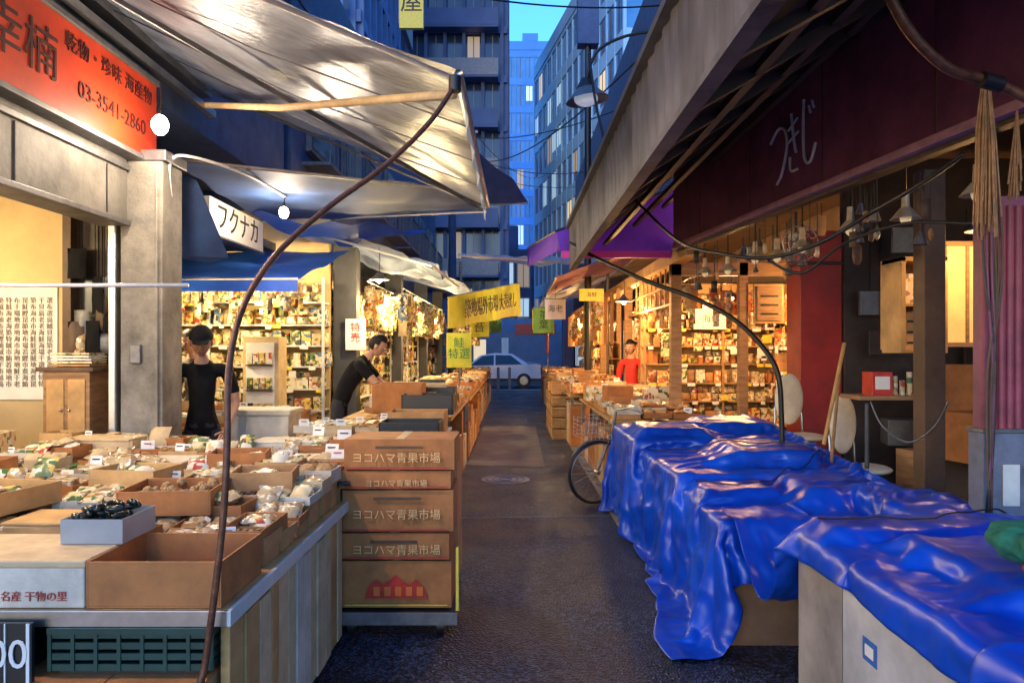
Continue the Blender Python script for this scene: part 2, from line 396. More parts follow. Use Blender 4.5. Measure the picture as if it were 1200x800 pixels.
# ------------------------------------------------------------------ near table and goods
b=MB()
b.box(-4.2,-.93,2.42,5.25,.715,.75,wood_l)
b.box(-4.2,-.925,2.405,2.42,.70,.752,steel)
b.box(-.93,-.915,2.405,5.25,.70,.752,pale)
for x in(-4.1,-2.6,-1.05):
    for y in(2.9,5.1): b.box(x-.02,x+.02,y-.02,y+.02,0,.715,steel_d)
b.obj("display_table",.002)
b=MB()
y=2.44
while y<4.0:
    w=U(.10,.16); b.box(-.955-U(0,.015),-.925-U(0,.01),y,y+w-.01,.04,.695-U(0,.02),random.choice([styro,card_p,styro,card_p,wood_l]),rot=U(-.02,.02)); y+=w
b.obj("slatted_table_skirt",.004)
def crate(b,x0,x1,y0,y1,z0,z1,m):
    b.box(x0,x1,y0,y1,z0,z0+.01,m)
    n=4
    for k in range(n):
        za=z0+(z1-z0)*k/n; zb=za+(z1-z0)/n*.62
        b.box(x0,x1,y0,y0+.012,za,zb,m);b.box(x0,x1,y1-.012,y1,za,zb,m)
        b.box(x0,x0+.012,y0+.012,y1-.012,za,zb,m);b.box(x1-.012,x1,y0+.012,y1-.012,za,zb,m)
    nx=int((x1-x0)/.07)
    for i in range(nx+1):
        x=x0+(x1-x0)*i/nx; b.box(x-.006,x+.006,y0-.004,y0+.006,z0,z1,m)
    b.box(x0-.006,x1+.006,y0-.008,y0+.002,z1-.02,z1,m); b.box(x1-.002,x1+.008,y0,y1,z1-.02,z1,m)
b=MB(); crate(b,-1.50,-.975,2.40,2.75,.56,.70,green_p)
b.box(-1.48,-1.0,2.42,2.73,.54,.56,black); b.obj("green_plastic_crate")
b=MB(); b.box(-1.62,-.98,2.34,2.74,0,.535,card_l); b.box(-1.62,-1.302,2.34,2.74,.535,.541,card); b.box(-1.298,-.98,2.34,2.74,.535,.541,card); b.obj("carton",.003)
b=MB(); b.box(-3.0,-1.66,2.5,2.9,0,.5,card); b.box(-3,-1.6,2.45,2.9,.5,.7,dark_v); b.obj("carton",.003)
b=MB(); b.box(-1.80,-1.53,2.355,2.37,.50,.73,black)
for x0 in(-1.795,-1.615): b.box(x0,x0+.004,2.35,2.355,.50,.73,white)
b.box(-1.545,-1.535,2.35,2.355,.50,.73,white)
o=b.obj("price_board"); text("100",(-1.635,2.349,.63),0,.13,white,o)
b=MB(); b.box(-1.95,-1.405,2.43,2.78,.752,.885,styro); b.box(-1.955,-1.40,2.425,2.785,.885,.91,card_p)
o=b.obj("styrofoam_box",.006); text("名産 干物の里",(-1.57,2.427,.79),0,.035,M("red_ink",(.45,.08,.06)),o)
clr=M("clear_plastic",(.45,.48,.48),.2,.1,8,trans=.3)
b=MB(); b.tray(-1.60,-1.38,2.62,2.86,.913,1.0,clr,.004)
for k in range(46):
    a=U(0,6.28); b.ball((U(-1.57,-1.41),U(2.65,2.83),.94+U(0,.09)),(.035,.014,.014),dark_v,8,6,fn=lambda q,a=a:Matrix.Rotation(a,3,'Z')@q)
b.obj("aubergine_container",.0)
b=MB(); b.tray(-1.40,-.955,2.43,2.82,.752,.905,card,.007)
b.obj("cardboard_tray",.002)
def item(b,x,y,z,w,d,h,mats,lean=0):
    t=R(); m=random.choice(mats)
    if t<.45: b.box(x-w/2,x+w/2,y-d/2,y+d/2,z,z+h,m,rot=U(-.15,.15))
    elif t<.88: b.pillow((x,y,z+h*.5),w,h,min(d,w*.5),m,True,U(-.25,.25),U(-.2,.1))
    else:
        b.cyl((x,y,z),(x,y,z+h*.75),w*.33,w*.33,m,10); b.cyl((x,y,z+h*.75),(x,y,z+h*.85),w*.28,w*.28,random.choice([white,redp0,yellow0]),10)
def card_tag(b,x,y,z,s=.07):
    b.box(x-s/2,x+s/2,y-.002,y+.002,z,z+s*.7,white,rot=U(-.3,.3),tilt=-.2)
    b.box(x-s*.3,x+s*.3,y-.006,y-.004,z+s*.4,z+s*.5,random.choice([redp0,black,black]))
def fill(b,x0,x1,y0,y1,z,mats,k):
    t=R()
    if t<.3:
        m=random.choice([tan,card_l,tan,green_v,cream,wood_d])
        n=int((x1-x0)*(y1-y0)*k)
        for _ in range(n):
            a=U(0,3.14);r=U(.012,.028)
            b.ball((U(x0+.02,x1-.02),U(y0+.02,y1-.02),z+U(0,.03)),(r,r*.6,r*.4),m,6,5,fn=lambda q,a=a:Matrix.Rotation(a,3,'Z')@q)
    elif t<.62:
        nx=max(2,int((x1-x0)/.11));ny=max(2,int((y1-y0)/.07)); m=random.choice(mats)
        for i in range(nx):
            for j in range(ny):
                cx=x0+(i+.5)*(x1-x0)/nx;cy=y0+(j+.5)*(y1-y0)/ny
                b.pillow((cx,cy,z+.02+.004*j),.10,.12,.03,m,False,U(-.15,.15),U(.15,.6))
    elif t<.85:
        nx=max(2,int((x1-x0)/.09));ny=max(2,int((y1-y0)/.10)); m=random.choice(mats)
        for i in range(nx):
            for j in range(ny):
                cx=x0+(i+.5)*(x1-x0)/nx;cy=y0+(j+.5)*(y1-y0)/ny;hh=U(.015,.045)
                b.box(cx-.036,cx+.036,cy-.04,cy+.04,z,z+hh,m,rot=U(-.12,.12),tilt=U(-.15,.15))
    else:
        for _ in range(9): b.pillow((U(x0+.05,x1-.05),U(y0+.04,y1-.04),z+U(.02,.06)),U(.08,.12),U(.09,.13),.04,random.choice(mats),False,U(-1.5,1.5),U(-.3,.3))
def display(name,x0,x1,y0,y1,z,mats,tw=.34,td=.28,k=900,slope=0):
    b=MB()
    nx=max(1,round((x1-x0)/tw)); ny=max(1,round((y1-y0)/td)); w=(x1-x0)/nx; d=(y1-y0)/ny
    for i in range(nx):
        for j in range(ny):
            xa=x0+i*w+.008;xb=xa+w-.016;ya=y0+j*d+.008;yb=ya+d-.016
            lift=slope*j+U(0,.07)
            tm=random.choice([styro,card_l,card_p,card,wood_l,card_p,styro,card])
            if lift>.03: b.box(xa+.01,xb-.01,ya+.01,yb-.01,z,z+lift-.002,card_l)
            hh=U(.03,.085)
            b.tray(xa,xb,ya,yb,z+lift,z+lift+hh,tm,.006,rot=U(-.10,.10))
            fill(b,xa+.015,xb-.015,ya+.015,yb-.015,z+lift+.01+hh*.35,mats,k)
            if R()<.35: card_tag(b,(xa+xb)/2+U(-.05,.05),ya+.02,z+lift+hh,U(.05,.09))
    return b.obj(name)
display("dried_goods_display",-3.2,-.95,2.88,5.2,.753,[cream,clearp,cream,whitep,greenp,clearp,yellow,clearp,card_p,tan],.26,.21,1100,.014)
b=MB(); b.tray(-1.15,-.97,2.86,3.2,.80,.90,card,.006); b.obj("cardboard_tray",.002)
b=MB(); b.tray(-1.75,-1.35,3.25,3.6,.87,.98,card,.007,rot=.1)
for _ in range(60): b.ball((U(-1.72,-1.38),U(3.28,3.57),.90+U(0,.07)),(U(.015,.03),)*3,tan,6,5)
b.obj("cardboard_tray",.002)
for (x,y,w,d,h,r_,m) in [(-2.4,3.4,.45,.35,.10,-.2,wood_l),(-1.25,3.75,.30,.26,.12,.15,card_l),(-2.9,3.9,.4,.3,.14,.1,card),(-2.0,3.95,.36,.28,.10,-.12,wood_l),(-1.6,4.35,.32,.26,.13,.2,card)]:
    b=MB(); b.tray(x-w/2,x+w/2,y-d/2,y+d/2,.88,.88+h,m,.008,rot=r_)
    for _ in range(14): b.pillow((x+U(-w/2+.08,w/2-.08),y+U(-d/2+.07,d/2-.07),.90+U(0,h*.6)),U(.08,.13),U(.09,.13),.04,random.choice([cream,clearp,tan,greenp,whitep]),False,U(-1.5,1.5),U(-.4,.4))
    b.obj("open_goods_box",.002)
b=MB()
for k in range(26):
    x=U(-3.1,-1.1);y=U(3.5,5.1)
    b.pillow((x,y,.89+U(0,.05)+.05*(y-3.5)),U(.09,.14),U(.10,.15),U(.04,.07),random.choice([cream,clearp,clearp,whitep,greenp,card_p]),True,U(-.6,.6),U(-1.0,-.5))
b.obj("packed_food_bags")
for (x,y,z,w,d,h,m) in [(-2.35,2.75,.753,.5,.4,.12,styro),(-2.1,4.4,.86,.4,.3,.08,styro),(-1.2,4.5,.84,.3,.25,.10,whitep),(-1.5,4.95,.87,.4,.25,.12,styro),(-2.7,4.9,.87,.45,.25,.14,card_p),(-1.95,3.2,.80,.34,.26,.07,wood_l)]:
    b=MB()
    b.box(x-w/2,x+w/2,y-d/2,y+d/2,z,z+h,m,rot=U(-.1,.1)); b.box(x-w/2-.004,x+w/2+.004,y-d/2-.004,y+d/2+.004,z+h,z+h+.015,m)
    b.obj("styrofoam_box",.006)
# ------------------------------------------------------------------ carton stack on dolly
zz=[(.16,.42),(.432,.575),(.585,.815),(.825,.922),(.93,1.10)]
b=MB()
for k,(a,c) in enumerate(zz):
    j=U(-.016,.016); x0,x1=-.955+j,-.335+j
    b.box(x0,x1,4.14+j*.6,4.55,a,c,card,rot=U(-.02,.02))
    b.box((x0+x1)/2-.025,(x0+x1)/2+.025,4.16,4.54,c,c+.002,card_p)
    if k in(1,2,4): b.box(x0+.18,x1-.18,4.118,4.122,c-.05,c-.035,wood_d)
for k in range(5): b.box(-.93,-.34,4.62,5.02,.16+.175*k,.33+.175*k,card_l)
so=b.obj("carton_stack",.006)
ink=M("carton_ink",(.75,.45,.18),.7); rb=M("carton_red_band",(.42,.05,.03),.7)
for k,(a,c) in enumerate(zz[1:]):
    text("ヨコハマ青果市場",(-.645,4.116,(a+c)/2-.018),0,min(.062,(c-a)*.45),ink,so)
mb=MB()
for a,c in zz[1:]:
    mb.box(-.93,-.36,4.114,4.118,a+.008,a+.016,rb)
pts=[(-.82,.24),(-.80,.30),(-.755,.345),(-.72,.315),(-.69,.335),(-.645,.37),(-.60,.33),(-.57,.315),(-.535,.345),(-.49,.30),(-.47,.24)]
mb.add([(x,4.117,z-.02) for x,z in pts],[tuple(range(len(pts)))],redp0)
for i in range(5): mb.box(-.77+i*.06,-.735+i*.06,4.111,4.114,.235,.285,M("logo_orange",(.7,.15,.02)))
mb.box(-.93,-.36,4.112,4.116,.18,.186,yellow0)
mb.obj("logo",parent=so)
b=MB(); b.box(-.99,-.31,4.08,4.62,.10,.15,black)
b.box(-1.0,-.30,4.07,4.09,.085,.155,steel_d)
for x in(-.9,-.4):
    for y in(4.18,4.52): b.cyl((x-.02,y,.05),(x+.02,y,.05),.05,.05,black,16); b.box(x-.03,x+.03,y-.03,y+.03,.05,.10,steel_d)
b.tube([(-.985,4.09,.15),(-.99,4.09,.80),(-.97,4.10,.86),(-.90,4.11,.86)],.012,black,8)
b.tube([(-.305,4.13,.15),(-.305,4.13,.5)],.010,yellow0,8)
b.obj("hand_dolly",.003)
b=MB()
b.box(-1.35,-1.02,4.3,4.75,.0,.28,card_l); b.box(-1.33,-1.05,4.32,4.72,.28,.5,redp); b.box(-1.35,-1.03,4.3,4.7,.5,.70,card)
b.obj("carton",.004)

# ------------------------------------------------------------------ generic shelves and stalls
def shelf(name,o,a,dd,L,levels,depth,mats,frame=steel_d,back=beige,size=.14):
    o=Vector(o);a=Vector(a).normalized();dd=Vector(dd).normalized()
    T=Matrix(((a.x,dd.x,0,o.x),(a.y,dd.y,0,o.y),(a.z,dd.z,1,o.z),(0,0,0,1)))
    b=MB(); b.T=T
    top=levels[-1]
    b.box(0,L,-.03,0,0,top+.1,back)
    for x in [0,L/2,L]: b.box(x-.015,x+.015,depth-.03,depth,0,top,frame)
    for i,z in enumerate(levels[:-1]):
        b.box(0,L,0,depth-.03,z-.02,z,frame); h=levels[i+1]-z-.05
        x=.05
        m=random.choice(mats); run=0
        while x<L-.05:
            if run<=0: m=random.choice(mats); run=random.randint(1,4); hh=U(.4,.98)*h; ty=[m,m,random.choice(mats)]; w=U(.5,1.1)*size
            item(b,x+w/2,depth*.62,z,w*.95,depth*.5,hh*U(.85,1),ty); 
            if hh<h*.65: item(b,x+w/2,depth*.5,z+hh,w*.9,depth*.4,(h-hh)*U(.6,1),ty)
            if R()<.35: b.box(x,x+w*.8,depth-.008,depth-.004,z-.05,z-.005,random.choice([white,yellow0,white]))
            x+=w; run-=1
    for _ in range(int(L*9)):
        x=U(.05,L-.1);z=U(levels[0]+.3,top); s=U(.06,.16)
        b.box(x,x+s,depth+.01+R()*.01,depth+.024,z,z+s*U(.5,1.2),random.choice([white,whitep,cream,white,yellow0,whitep]))
    return b.obj(name)
def hanging(name,p0,p1,n,z,mats,s=.1):
    b=MB(); p0=Vector(p0);p1=Vector(p1); d=(p1-p0).normalized()
    b.tube([Vector((p0.x,p0.y,z)),Vector((p1.x,p1.y,z))],.008,steel,6)
    for i in range(n):
        t=(i+U(.1,.9))/n; p=p0.lerp(p1,t); l=U(.03,.12)
        for q in range(random.randint(1,3)):
            hh=s*U(.9,1.5); w=s*U(.7,1.1)
            b.cyl((p.x,p.y,z),(p.x,p.y,z-l),.002,.002,white,4,False)
            b.pillow((p.x+U(-.02,.02),p.y,z-l-hh/2),w,hh,w*.4,random.choice(mats),True,U(-.8,.8),0)
            l+=hh*.95
    return b.obj(name)
def table(name,x0,x1,y0,y1,z,m=wood_l,skirt=card_p,side=1):
    b=MB(); b.box(x0,x1,y0,y1,z-.03,z,m)
    for x in(x0+.05,x1-.05):
        for y in(y0+.05,y1-.05): b.box(x-.02,x+.02,y-.02,y+.02,0,z-.03,steel_d)
    y=y0
    while y<y1-.1:
        w=min(U(.25,.5),y1-y); h=U(.3,z-.08)
        if side>0: b.box(x1-.34,x1-.02,y,y+w-.01,0.01,h,random.choice([skirt,card,styro,bluep,card_l]))
        else: b.box(x0+.02,x0+.34,y,y+w-.01,0.01,h,random.choice([skirt,card,styro,card_l,card]))
        y+=w
    return b.obj(name,.003)
b=MB()
b.box(-6.0,-2.36,9.55,9.7,0,3.4,beige); b.box(-6.0,-2.9,9.7,28,3.3,7.5,conc_d); b.box(-6.1,-3.6,9.7,28,0,3.3,greyf)
for i in range(8):
    b.box(-2.9,-2.82,10.4+i*2.1,11.7+i*2.1,4.4,5.7,steel_d); b.box(-2.82,-2.81,10.46+i*2.1,11.64+i*2.1,4.46,5.64,glassd)
    b.box(-2.9,-2.5,10.2+i*2.1,11.9+i*2.1,4.15,4.2,steel_d)
    for k in range(8): b.box(-2.52,-2.50,10.2+i*2.1+k*.23,10.22+i*2.1+k*.23,4.2,4.9,steel_d)
    b.box(-2.52,-2.49,10.2+i*2.1,11.9+i*2.1,4.9,4.93,steel_d)
for y in(9.6,13.5,17.5,21.5): b.box(-2.32,-2.02,y,y+.25,0,3.3,M("dark_pillar",(.05,.05,.06),.6,.3,6))
b.obj("market_shop_building",.01)
shelf("goods_shelf",(-5.2,9.54,0),(1,0,0),(0,-1,0),2.85,[.55,.85,1.12,1.4,1.66,1.92,2.2,2.5],.35,goodsB,size=.13,frame=pipe_w)
hanging("hanging_packets",(-4.8,8.9,0),(-2.5,8.9,0),30,2.45,goodsB,.12)
b=MB(); b.box(-3.02,-2.62,8.3,8.6,.1,1.75,card_p); b.box(-2.98,-2.66,8.28,8.3,.2,1.68,white)
for i in range(5):
    b.box(-2.97,-2.67,8.24,8.28,.3+i*.28,.32+i*.28,steel_d)
    for k in range(4): b.box(-2.95+k*.07,-2.89+k*.07,8.22,8.275,.325+i*.28,.45+i*.28,random.choice(goodsB))
b.obj("display_rack",.004)
table("display_table",-3.9,-2.0,7.0,7.9,.86)
display("dried_goods_display",-3.85,-2.05,7.05,7.85,.863,goodsB,.3,.26,500,.03)
b=MB(); b.box(-2.55,-1.98,6.55,6.95,.30,1.02,styro); b.box(-2.57,-1.96,6.53,6.97,1.02,1.07,styro); b.box(-2.5,-2.0,6.58,6.9,0,.3,card)
b.obj("styrofoam_box",.012)
b=MB(); b.box(-1.9,-.62,6.3,7.4,.50,.80,M("cooler_blue",(.25,.40,.60),.3,.2,4)); b.box(-1.92,-.60,6.28,7.42,.80,.83,pale)
b.box(-1.85,-.68,6.4,7.3,0,.5,steel_d); b.obj("chest_cooler",.01)
display("packed_goods",-1.88,-1.1,6.35,7.35,.833,[whitep,pale,bluep,cream],.3,.26,400)
for (x,y,z,s,c) in [(-.88,6.5,.833,.15,black),(-.88,6.95,.833,.2,card_l),(-.85,7.6,.95,.2,black),(-1.2,7.9,.95,.3,card),(-1.0,8.6,.95,.26,card_p)]:
    b=MB(); b.tray(x-.26,x+.26,y-.19,y+.19,z,z+s,c,.01); b.obj("open_box",.004)
table("display_table",-1.75,-.62,7.6,10.4,.90)
display("dried_goods_display",-1.7,-.64,8.4,10.35,.903,goodsB,.3,.3,400,.01)
b=MB()
for k in range(18):
    x=U(-1.5,-.75);y=U(7.7,10.2);h=U(.1,.28); b.tray(x-.17,x+.17,y-.13,y+.13,.97,.97+h,random.choice([card,black,styro,card_l]),.01,rot=U(-.2,.2))
b.obj("carton_pile",.003)
shelf("goods_shelf",(-2.6,10.0,0),(0,1,0),(1,0,0),3.5,[.6,.9,1.2,1.5,1.8,2.1,2.5],.4,goodsB,size=.15,frame=pipe_w)
shelf("goods_shelf",(-2.6,13.9,0),(0,1,0),(1,0,0),3.5,[.6,1.0,1.35,1.7,2.05,2.5],.4,goodsA,size=.17,frame=pipe_w)
shelf("goods_shelf",(-2.6,17.9,0),(0,1,0),(1,0,0),7,[.6,1.0,1.4,1.8,2.2,2.7],.4,goodsC,size=.2)
table("display_table",-1.7,-.62,10.9,14.5,.88); display("dried_goods_display",-1.68,-.64,10.9,14.45,.883,goodsB,.36,.36,200,.012)
table("display_table",-1.7,-.66,15.2,24,.85); display("dried_goods_display",-1.68,-.68,15.2,24,.853,goodsC,.45,.45,80,.005)
hanging("hanging_packets",(-1.5,10.2,0),(-1.5,16,0),44,2.45,goodsB,.15)
hanging("hanging_packets",(-2.0,10.2,0),(-2.0,20,0),60,2.55,goodsA,.16)
hanging("hanging_packets",(-1.0,13.2,0),(-1.0,22,0),30,2.4,goodsB,.15)
b=MB(); b.box(-2.14,-1.88,9.5,9.53,1.6,2.0,white); o=b.obj("menu_board",.003); text("特\n売",(-2.01,9.49,1.82),0,.13,redp0,o)

b=sheet([(-2.2,7.6,2.33),(-2.05,9.4,2.85),(-4.6,9.4,2.85),(-4.6,7.6,2.33)],14,10,awn_blue,.04,.02)
b.add([(-2.2,7.6,2.33),(-4.6,7.6,2.33),(-4.6,7.58,2.2),(-2.2,7.58,2.2)],[(0,1,2,3)],awn_blue); b.tube([(-2.2,7.6,2.33),(-4.6,7.6,2.33)],.012,pipe_w)
b.obj("blue_awning")
b=sheet([(-.95,8.8,2.62),(-.85,11.8,2.62),(-2.7,11.8,3.1),(-2.7,8.8,3.1)],40,30,awn_pale,.05,.09)
b.tube([(-.95,8.8,2.6),(-.85,11.8,2.6)],.018,pipe_w); b.tube([(-.95,8.8,2.6),(-2.7,8.8,3.08)],.015,pipe_w)
b.obj("fabric_awning")
b=sheet([(-.8,12.1,2.7),(-.75,17,2.75),(-2.7,17,3.3),(-2.7,12.1,3.3)],16,10,awn_pale,.05,.05); b.tube([(-.8,12.1,2.68),(-.75,17,2.73)],.02,pipe_w); b.obj("fabric_awning")
b=sheet([(-1.0,8.9,3.0),(-2.1,9.0,2.9),(-2.8,8.0,3.0),(-2.6,7.7,3.05)],8,8,awn_blue,.05,.08,seed=9); b.obj("folded_tarp")
b=sheet([(-.7,17.3,2.9),(-.7,26,3.0),(-2.7,26,3.5),(-2.7,17.3,3.5)],12,8,awn_navy,.05,.05); b.obj("fabric_awning")
b=sheet([(-1.15,15.8,3.65),(2.1,15.8,3.45),(2.1,20,4.1),(-1.15,20,4.15)],16,12,awn_pale,.15,.06); b.tube([(-1.15,15.8,3.63),(2.1,15.8,3.43)],.03,pipe_w)
for x in(-1.1,2.05): b.cyl((x,15.85,0),(x,15.85,3.5),.03,.03,steel_d)
b.obj("lane_canopy")
bann=M("banner_yellow",(.62,.64,.06),.6,.2,4,trans=.3)
p=[Vector((-1.0,11.5,1.93)),Vector((.15,16,2.35)),Vector((.15,16,3.05)),Vector((-1.0,11.5,2.42))]
b=MB();vs=[];fs=[]
for i in range(21):
    t=i/20; wv=Vector((.05*math.sin(t*14),0,0)); vs+=[p[0].lerp(p[1],t)+wv,p[3].lerp(p[2],t)+wv*.2]
for i in range(20): fs.append((2*i,2*i+2,2*i+3,2*i+1))
b.add(vs,fs,bann,True); b.tube([p[3],p[2]],.01,steel); o=b.obj("hanging_banner")
ang=math.degrees(math.atan2(4.5,1.15))
c=(p[0]+p[1]+p[2]+p[3])/4+Vector((.09,-.03,0)); tt=text("築地場外市場 大売出し",c,ang,.34,black,o,extr=.004); tt.rotation_euler=(math.radians(90),math.radians(-6.5),math.radians(ang))
b=MB(); b.box(-1.0,-.62,11.3,11.34,1.33,1.86,bann); b.cyl((-.81,11.33,0.9),(-.81,11.33,1.33),.012,.012,steel_d); o=b.obj("price_board",.004)
text("鮭\n特選",(-.81,11.29,1.62),0,.17,M("green_ink",(.02,.2,.06)),o)
gban=M("banner_green",(.20,.48,.10),.6,.2,4,trans=.3)
for (x,y,z,w_,h_,m_,tx) in ((-.75,17.0,1.9,.45,.7,bann,"海\n苔"),(.75,17.5,2.0,.5,.6,gban,"茶\n葉"),(-.55,21.0,2.1,.5,.7,gban,"鮨"),(.9,22,2.2,.6,.6,bann,"魚"),(.85,14.5,2.2,.4,.4,white,"海老")):
    b=MB(); b.box(x-w_/2,x+w_/2,y,y+.02,z,z+h_,m_); b.tube([(x-w_/2-.03,y+.01,z+h_),(x+w_/2+.03,y+.01,z+h_)],.012,steel_d); b.cyl((x,y+.01,z+h_),(x,y+.01,z+h_+.5),.006,.006,steel_d,6); o=b.obj("hanging_sign",.003)
    text(tx,(x,y-.004,z+h_/2),0,h_*.38,black,o)

# ------------------------------------------------------------------ RIGHT SIDE
def fx(y): return 2.07-(y-3)*.119
b=MB()
yn,yf=1.2,7.2
def slab(z0,z1,off,th,m,ya=yn,yb=yf):
    a0=Vector((fx(ya)-off,ya,0));a1=Vector((fx(yb)-off,yb,0));n=Vector((.993,.119,0))*th
    vs=[]
    for q in(a0,a1,a1+n,a0+n):
        vs+= [q+Vector((0,0,z0)),q+Vector((0,0,z1))]
    b.add(vs,[(0,1,3,2),(2,3,5,4),(4,5,7,6),(6,7,1,0),(0,2,4,6),(1,7,5,3)],m)
slab(2.62,3.42,0,.06,maroon); slab(2.575,2.618,.02,.10,pink); slab(2.55,2.573,-.03,.06,wood_d)
for k in range(6): slab(2.62,3.42,.003,.003,wood_d,yn+k+.3,yn+k+.31)
fo=b.obj("shop_fascia_sign",.003)
wt=M("sign_white",(.80,.72,.70),.6)
def stroke(pts,r,y0,z0,parent):
    b=MB(); b.tube([(fx(y0-a)-.012,y0-a,z0+c) for a,c in pts],r,wt,6,smooth_sub=5); return b.obj("brush_stroke",parent=parent)
for pts,r in (([(-.25,.10),(-.14,.17),(-.05,.14),(-.02,.02),(-.09,-.14),(-.16,-.2)],.010),([(.0,.12),(.12,.17)],.009),([(.0,.04),(.13,.08)],.009),([(.04,.22),(.07,.05),(.10,-.05)],.010),([(.02,-.06),(.03,-.15),(.12,-.16)],.009),([(.20,.26),(.19,.05),(.21,-.12),(.28,-.15),(.34,-.05)],.010),([(.26,.2),(.28,.15)],.009),([(.30,.22),(.32,.17)],.009)):
    stroke(pts,r,4.9,2.93,fo)
b=MB()
y0,y1=1.0,8.3
b.quad([(.68,y0,2.62),(.68,y1,2.62),(fx(7)+.1,y1,3.45),(2.35,y0,3.45)],awn_brown)
b.quad([(.64,y0,2.97),(.64,y1,2.97),(fx(7)+.1,y1,3.7),(2.35,y0,3.7)],steel_d)
n=44
vs=[];fs=[]
for i in range(n*4+1):
    y=y0+(y1-y0)*i/(n*4); o_=(.0,.010,.010,.0)[i%4]
    vs+=[(.640+o_,y,2.96),(.652+o_,y,2.52)]
for i in range(n*4): fs.append((2*i,2*i+1,2*i+3,2*i+2))
b.add(vs,fs,valm)
b.box(.60,.68,y0,y1,2.96,3.0,steel_d); b.box(.635,.70,y0,y1,2.49,2.52,valm)
for i in range(13):
    y=y0+.4+i*.58; xb=fx(y)+.02
    b.add([(.69,y,2.56),(.69,y+.05,2.56),(xb,y+.05,3.36),(xb,y,3.36),(.69,y,2.61),(.69,y+.05,2.61),(xb,y+.05,3.43),(xb,y,3.43)],[(0,1,2,3),(0,1,5,4),(3,2,6,7),(0,3,7,4),(1,2,6,5)],wood_d)
for k in range(3): 
    t=.25+k*.25; b.box(.7+t*1.3,.74+t*1.3,y0,y1,2.56+t*.83,2.60+t*.83,wood_d)
b.obj("shop_canopy")
dw=M("dark_wall",(.05,.035,.03),.8,.4,4,.2,30)
b=MB(); b.box(2.4,7,1,28,3.72,8,conc_d); b.box(4.9,5.0,1,9,0,3.5,dw); b.box(2.5,4.9,1,28,3.46,3.7,wood_d)
b.box(3.12,4.9,6.95,7.05,0,3.4,dw)
b.box(4.2,4.3,9,28,0,3.46,wood_d)
b.obj("market_shop_building",.01)
b=MB(); b.box(2.71,3.10,6.95,7.3,0,2.72,maroon_r); b.box(2.70,3.11,6.93,7.32,2.4,2.43,black); b.obj("red_column",.006)
b=MB(); b.box(2.51,2.64,4.5,4.63,0,2.7,wood_d); b.obj("wooden_post",.005)
b=MB()
for i in range(12): 
    x=2.30+i*.04; b.cyl((x,3.6,1.22),(x,3.6,2.3),.021,.021,corr,8)
b.box(2.28,2.85,3.6,3.66,1.2,2.35,maroon); b.box(2.27,2.85,3.56,3.68,.5,1.2,M("grey_metal",(.15,.17,.23),.5,.45,6,.2,40)); b.box(2.26,2.86,3.55,3.69,1.2,1.22,steel_d)
b.box(2.36,2.44,3.55,3.56,.85,1.05,pale)
b.obj("corrugated_wall",.003)
lit=M("lit_paper",(.75,.55,.2),.7,.2,6,emis=.35,ecol=(1,.55,.12))
b=MB(); b.box(2.50,2.80,5.0,5.02,1.6,2.2,wood_l); b.box(2.50,2.53,4.75,5.0,1.6,2.2,wood_l); b.box(2.77,2.80,4.75,5.0,1.6,2.2,wood_l); b.box(2.5,2.8,4.75,5.0,2.17,2.2,wood_l); b.box(2.5,2.8,4.75,5.0,1.58,1.6,wood_l); b.box(2.53,2.77,4.76,4.99,1.88,1.9,wood_l)
b.box(2.56,2.72,4.85,4.95,1.6,1.85,wood_l); b.box(2.58,2.7,4.85,4.95,1.9,2.1,cream)
for k in range(3): b.box(2.59,2.70,4.845,4.849,1.64+k*.07,1.655+k*.07,black)
b.obj("wall_cabinet",.004)
b=MB(); b.box(2.93,3.25,4.98,5.0,1.65,2.3,lit); b.box(2.91,3.27,4.96,4.98,1.62,1.65,wood); b.box(2.91,3.27,4.96,4.98,2.3,2.33,wood); b.box(3.05,3.07,4.96,4.975,1.65,2.3,wood); o=b.obj("paper_screen",.003)
b=MB(); b.box(2.35,2.85,5.0,5.3,1.26,1.29,wood); b.box(2.46,2.60,5.05,5.2,1.29,1.45,redp0); b.box(2.48,2.58,5.045,5.05,1.33,1.42,white)
for k in range(5): b.cyl((2.64+k*.05,5.1,1.29),(2.64+k*.05,5.1,1.29+U(.08,.16)),.018,.018,random.choice(goodsA),10)
b.tube([(2.4,5.0,1.24),(2.4,5.0,.8)],.015,steel_d); b.obj("wall_shelf",.003)
b=MB()
for k in range(26):
    x=U(3.2,4.5);y=U(5.5,6.7);z=random.choice([.0,.4,.75,1.1]);s=U(.12,.25)
    b.box(x-s,x+s,y-s*.7,y+s*.7,z,z+U(.2,.4),random.choice([card,wood_d,dw,dw,steel_d,wood]),rot=U(-.3,.3))
b.obj("carton_pile",.004)
b=MB()
for k in range(24):
    x=U(3.25,4.6);y=U(6.2,6.9);z=U(1.5,2.6); s=U(.05,.12); b.box(x-s,x+s,y-.02,y+.02,z-s*1.3,z+s,random.choice([wood_d,dw,card,maroon,steel_d]),rot=U(-.3,.3)); b.tube([(x,y,z+s),(x,y,2.8)],.004,black,5)
b.obj("hanging_tools")
b=MB(); b.tube([(2.15,5.1,.95),(2.27,5.05,1.65)],.014,wood_l,8); b.tube([(2.27,5.3,.6),(2.33,5.25,1.5)],.012,wood,8); b.obj("wooden_stick")
b=MB(); b.tube([at(1020,470,4.6),at(1035,500,4.55),at(1065,518,4.5),at(1095,500,4.4),at(1112,470,4.3)],.006,steel_d,7,smooth_sub=6); b.obj("hose")
b=MB()
for k in range(9):
    xx=2.29+.02*math.sin(k); b.tube([(xx+U(-.02,.02),3.55,2.5),(xx+U(-.03,.03),3.52,2.0),(2.27+U(-.02,.02),3.5,1.5),(2.26+U(-.02,.02),3.5,.8)],.006,random.choice([black,wood_d,maroon]),6,smooth_sub=4)
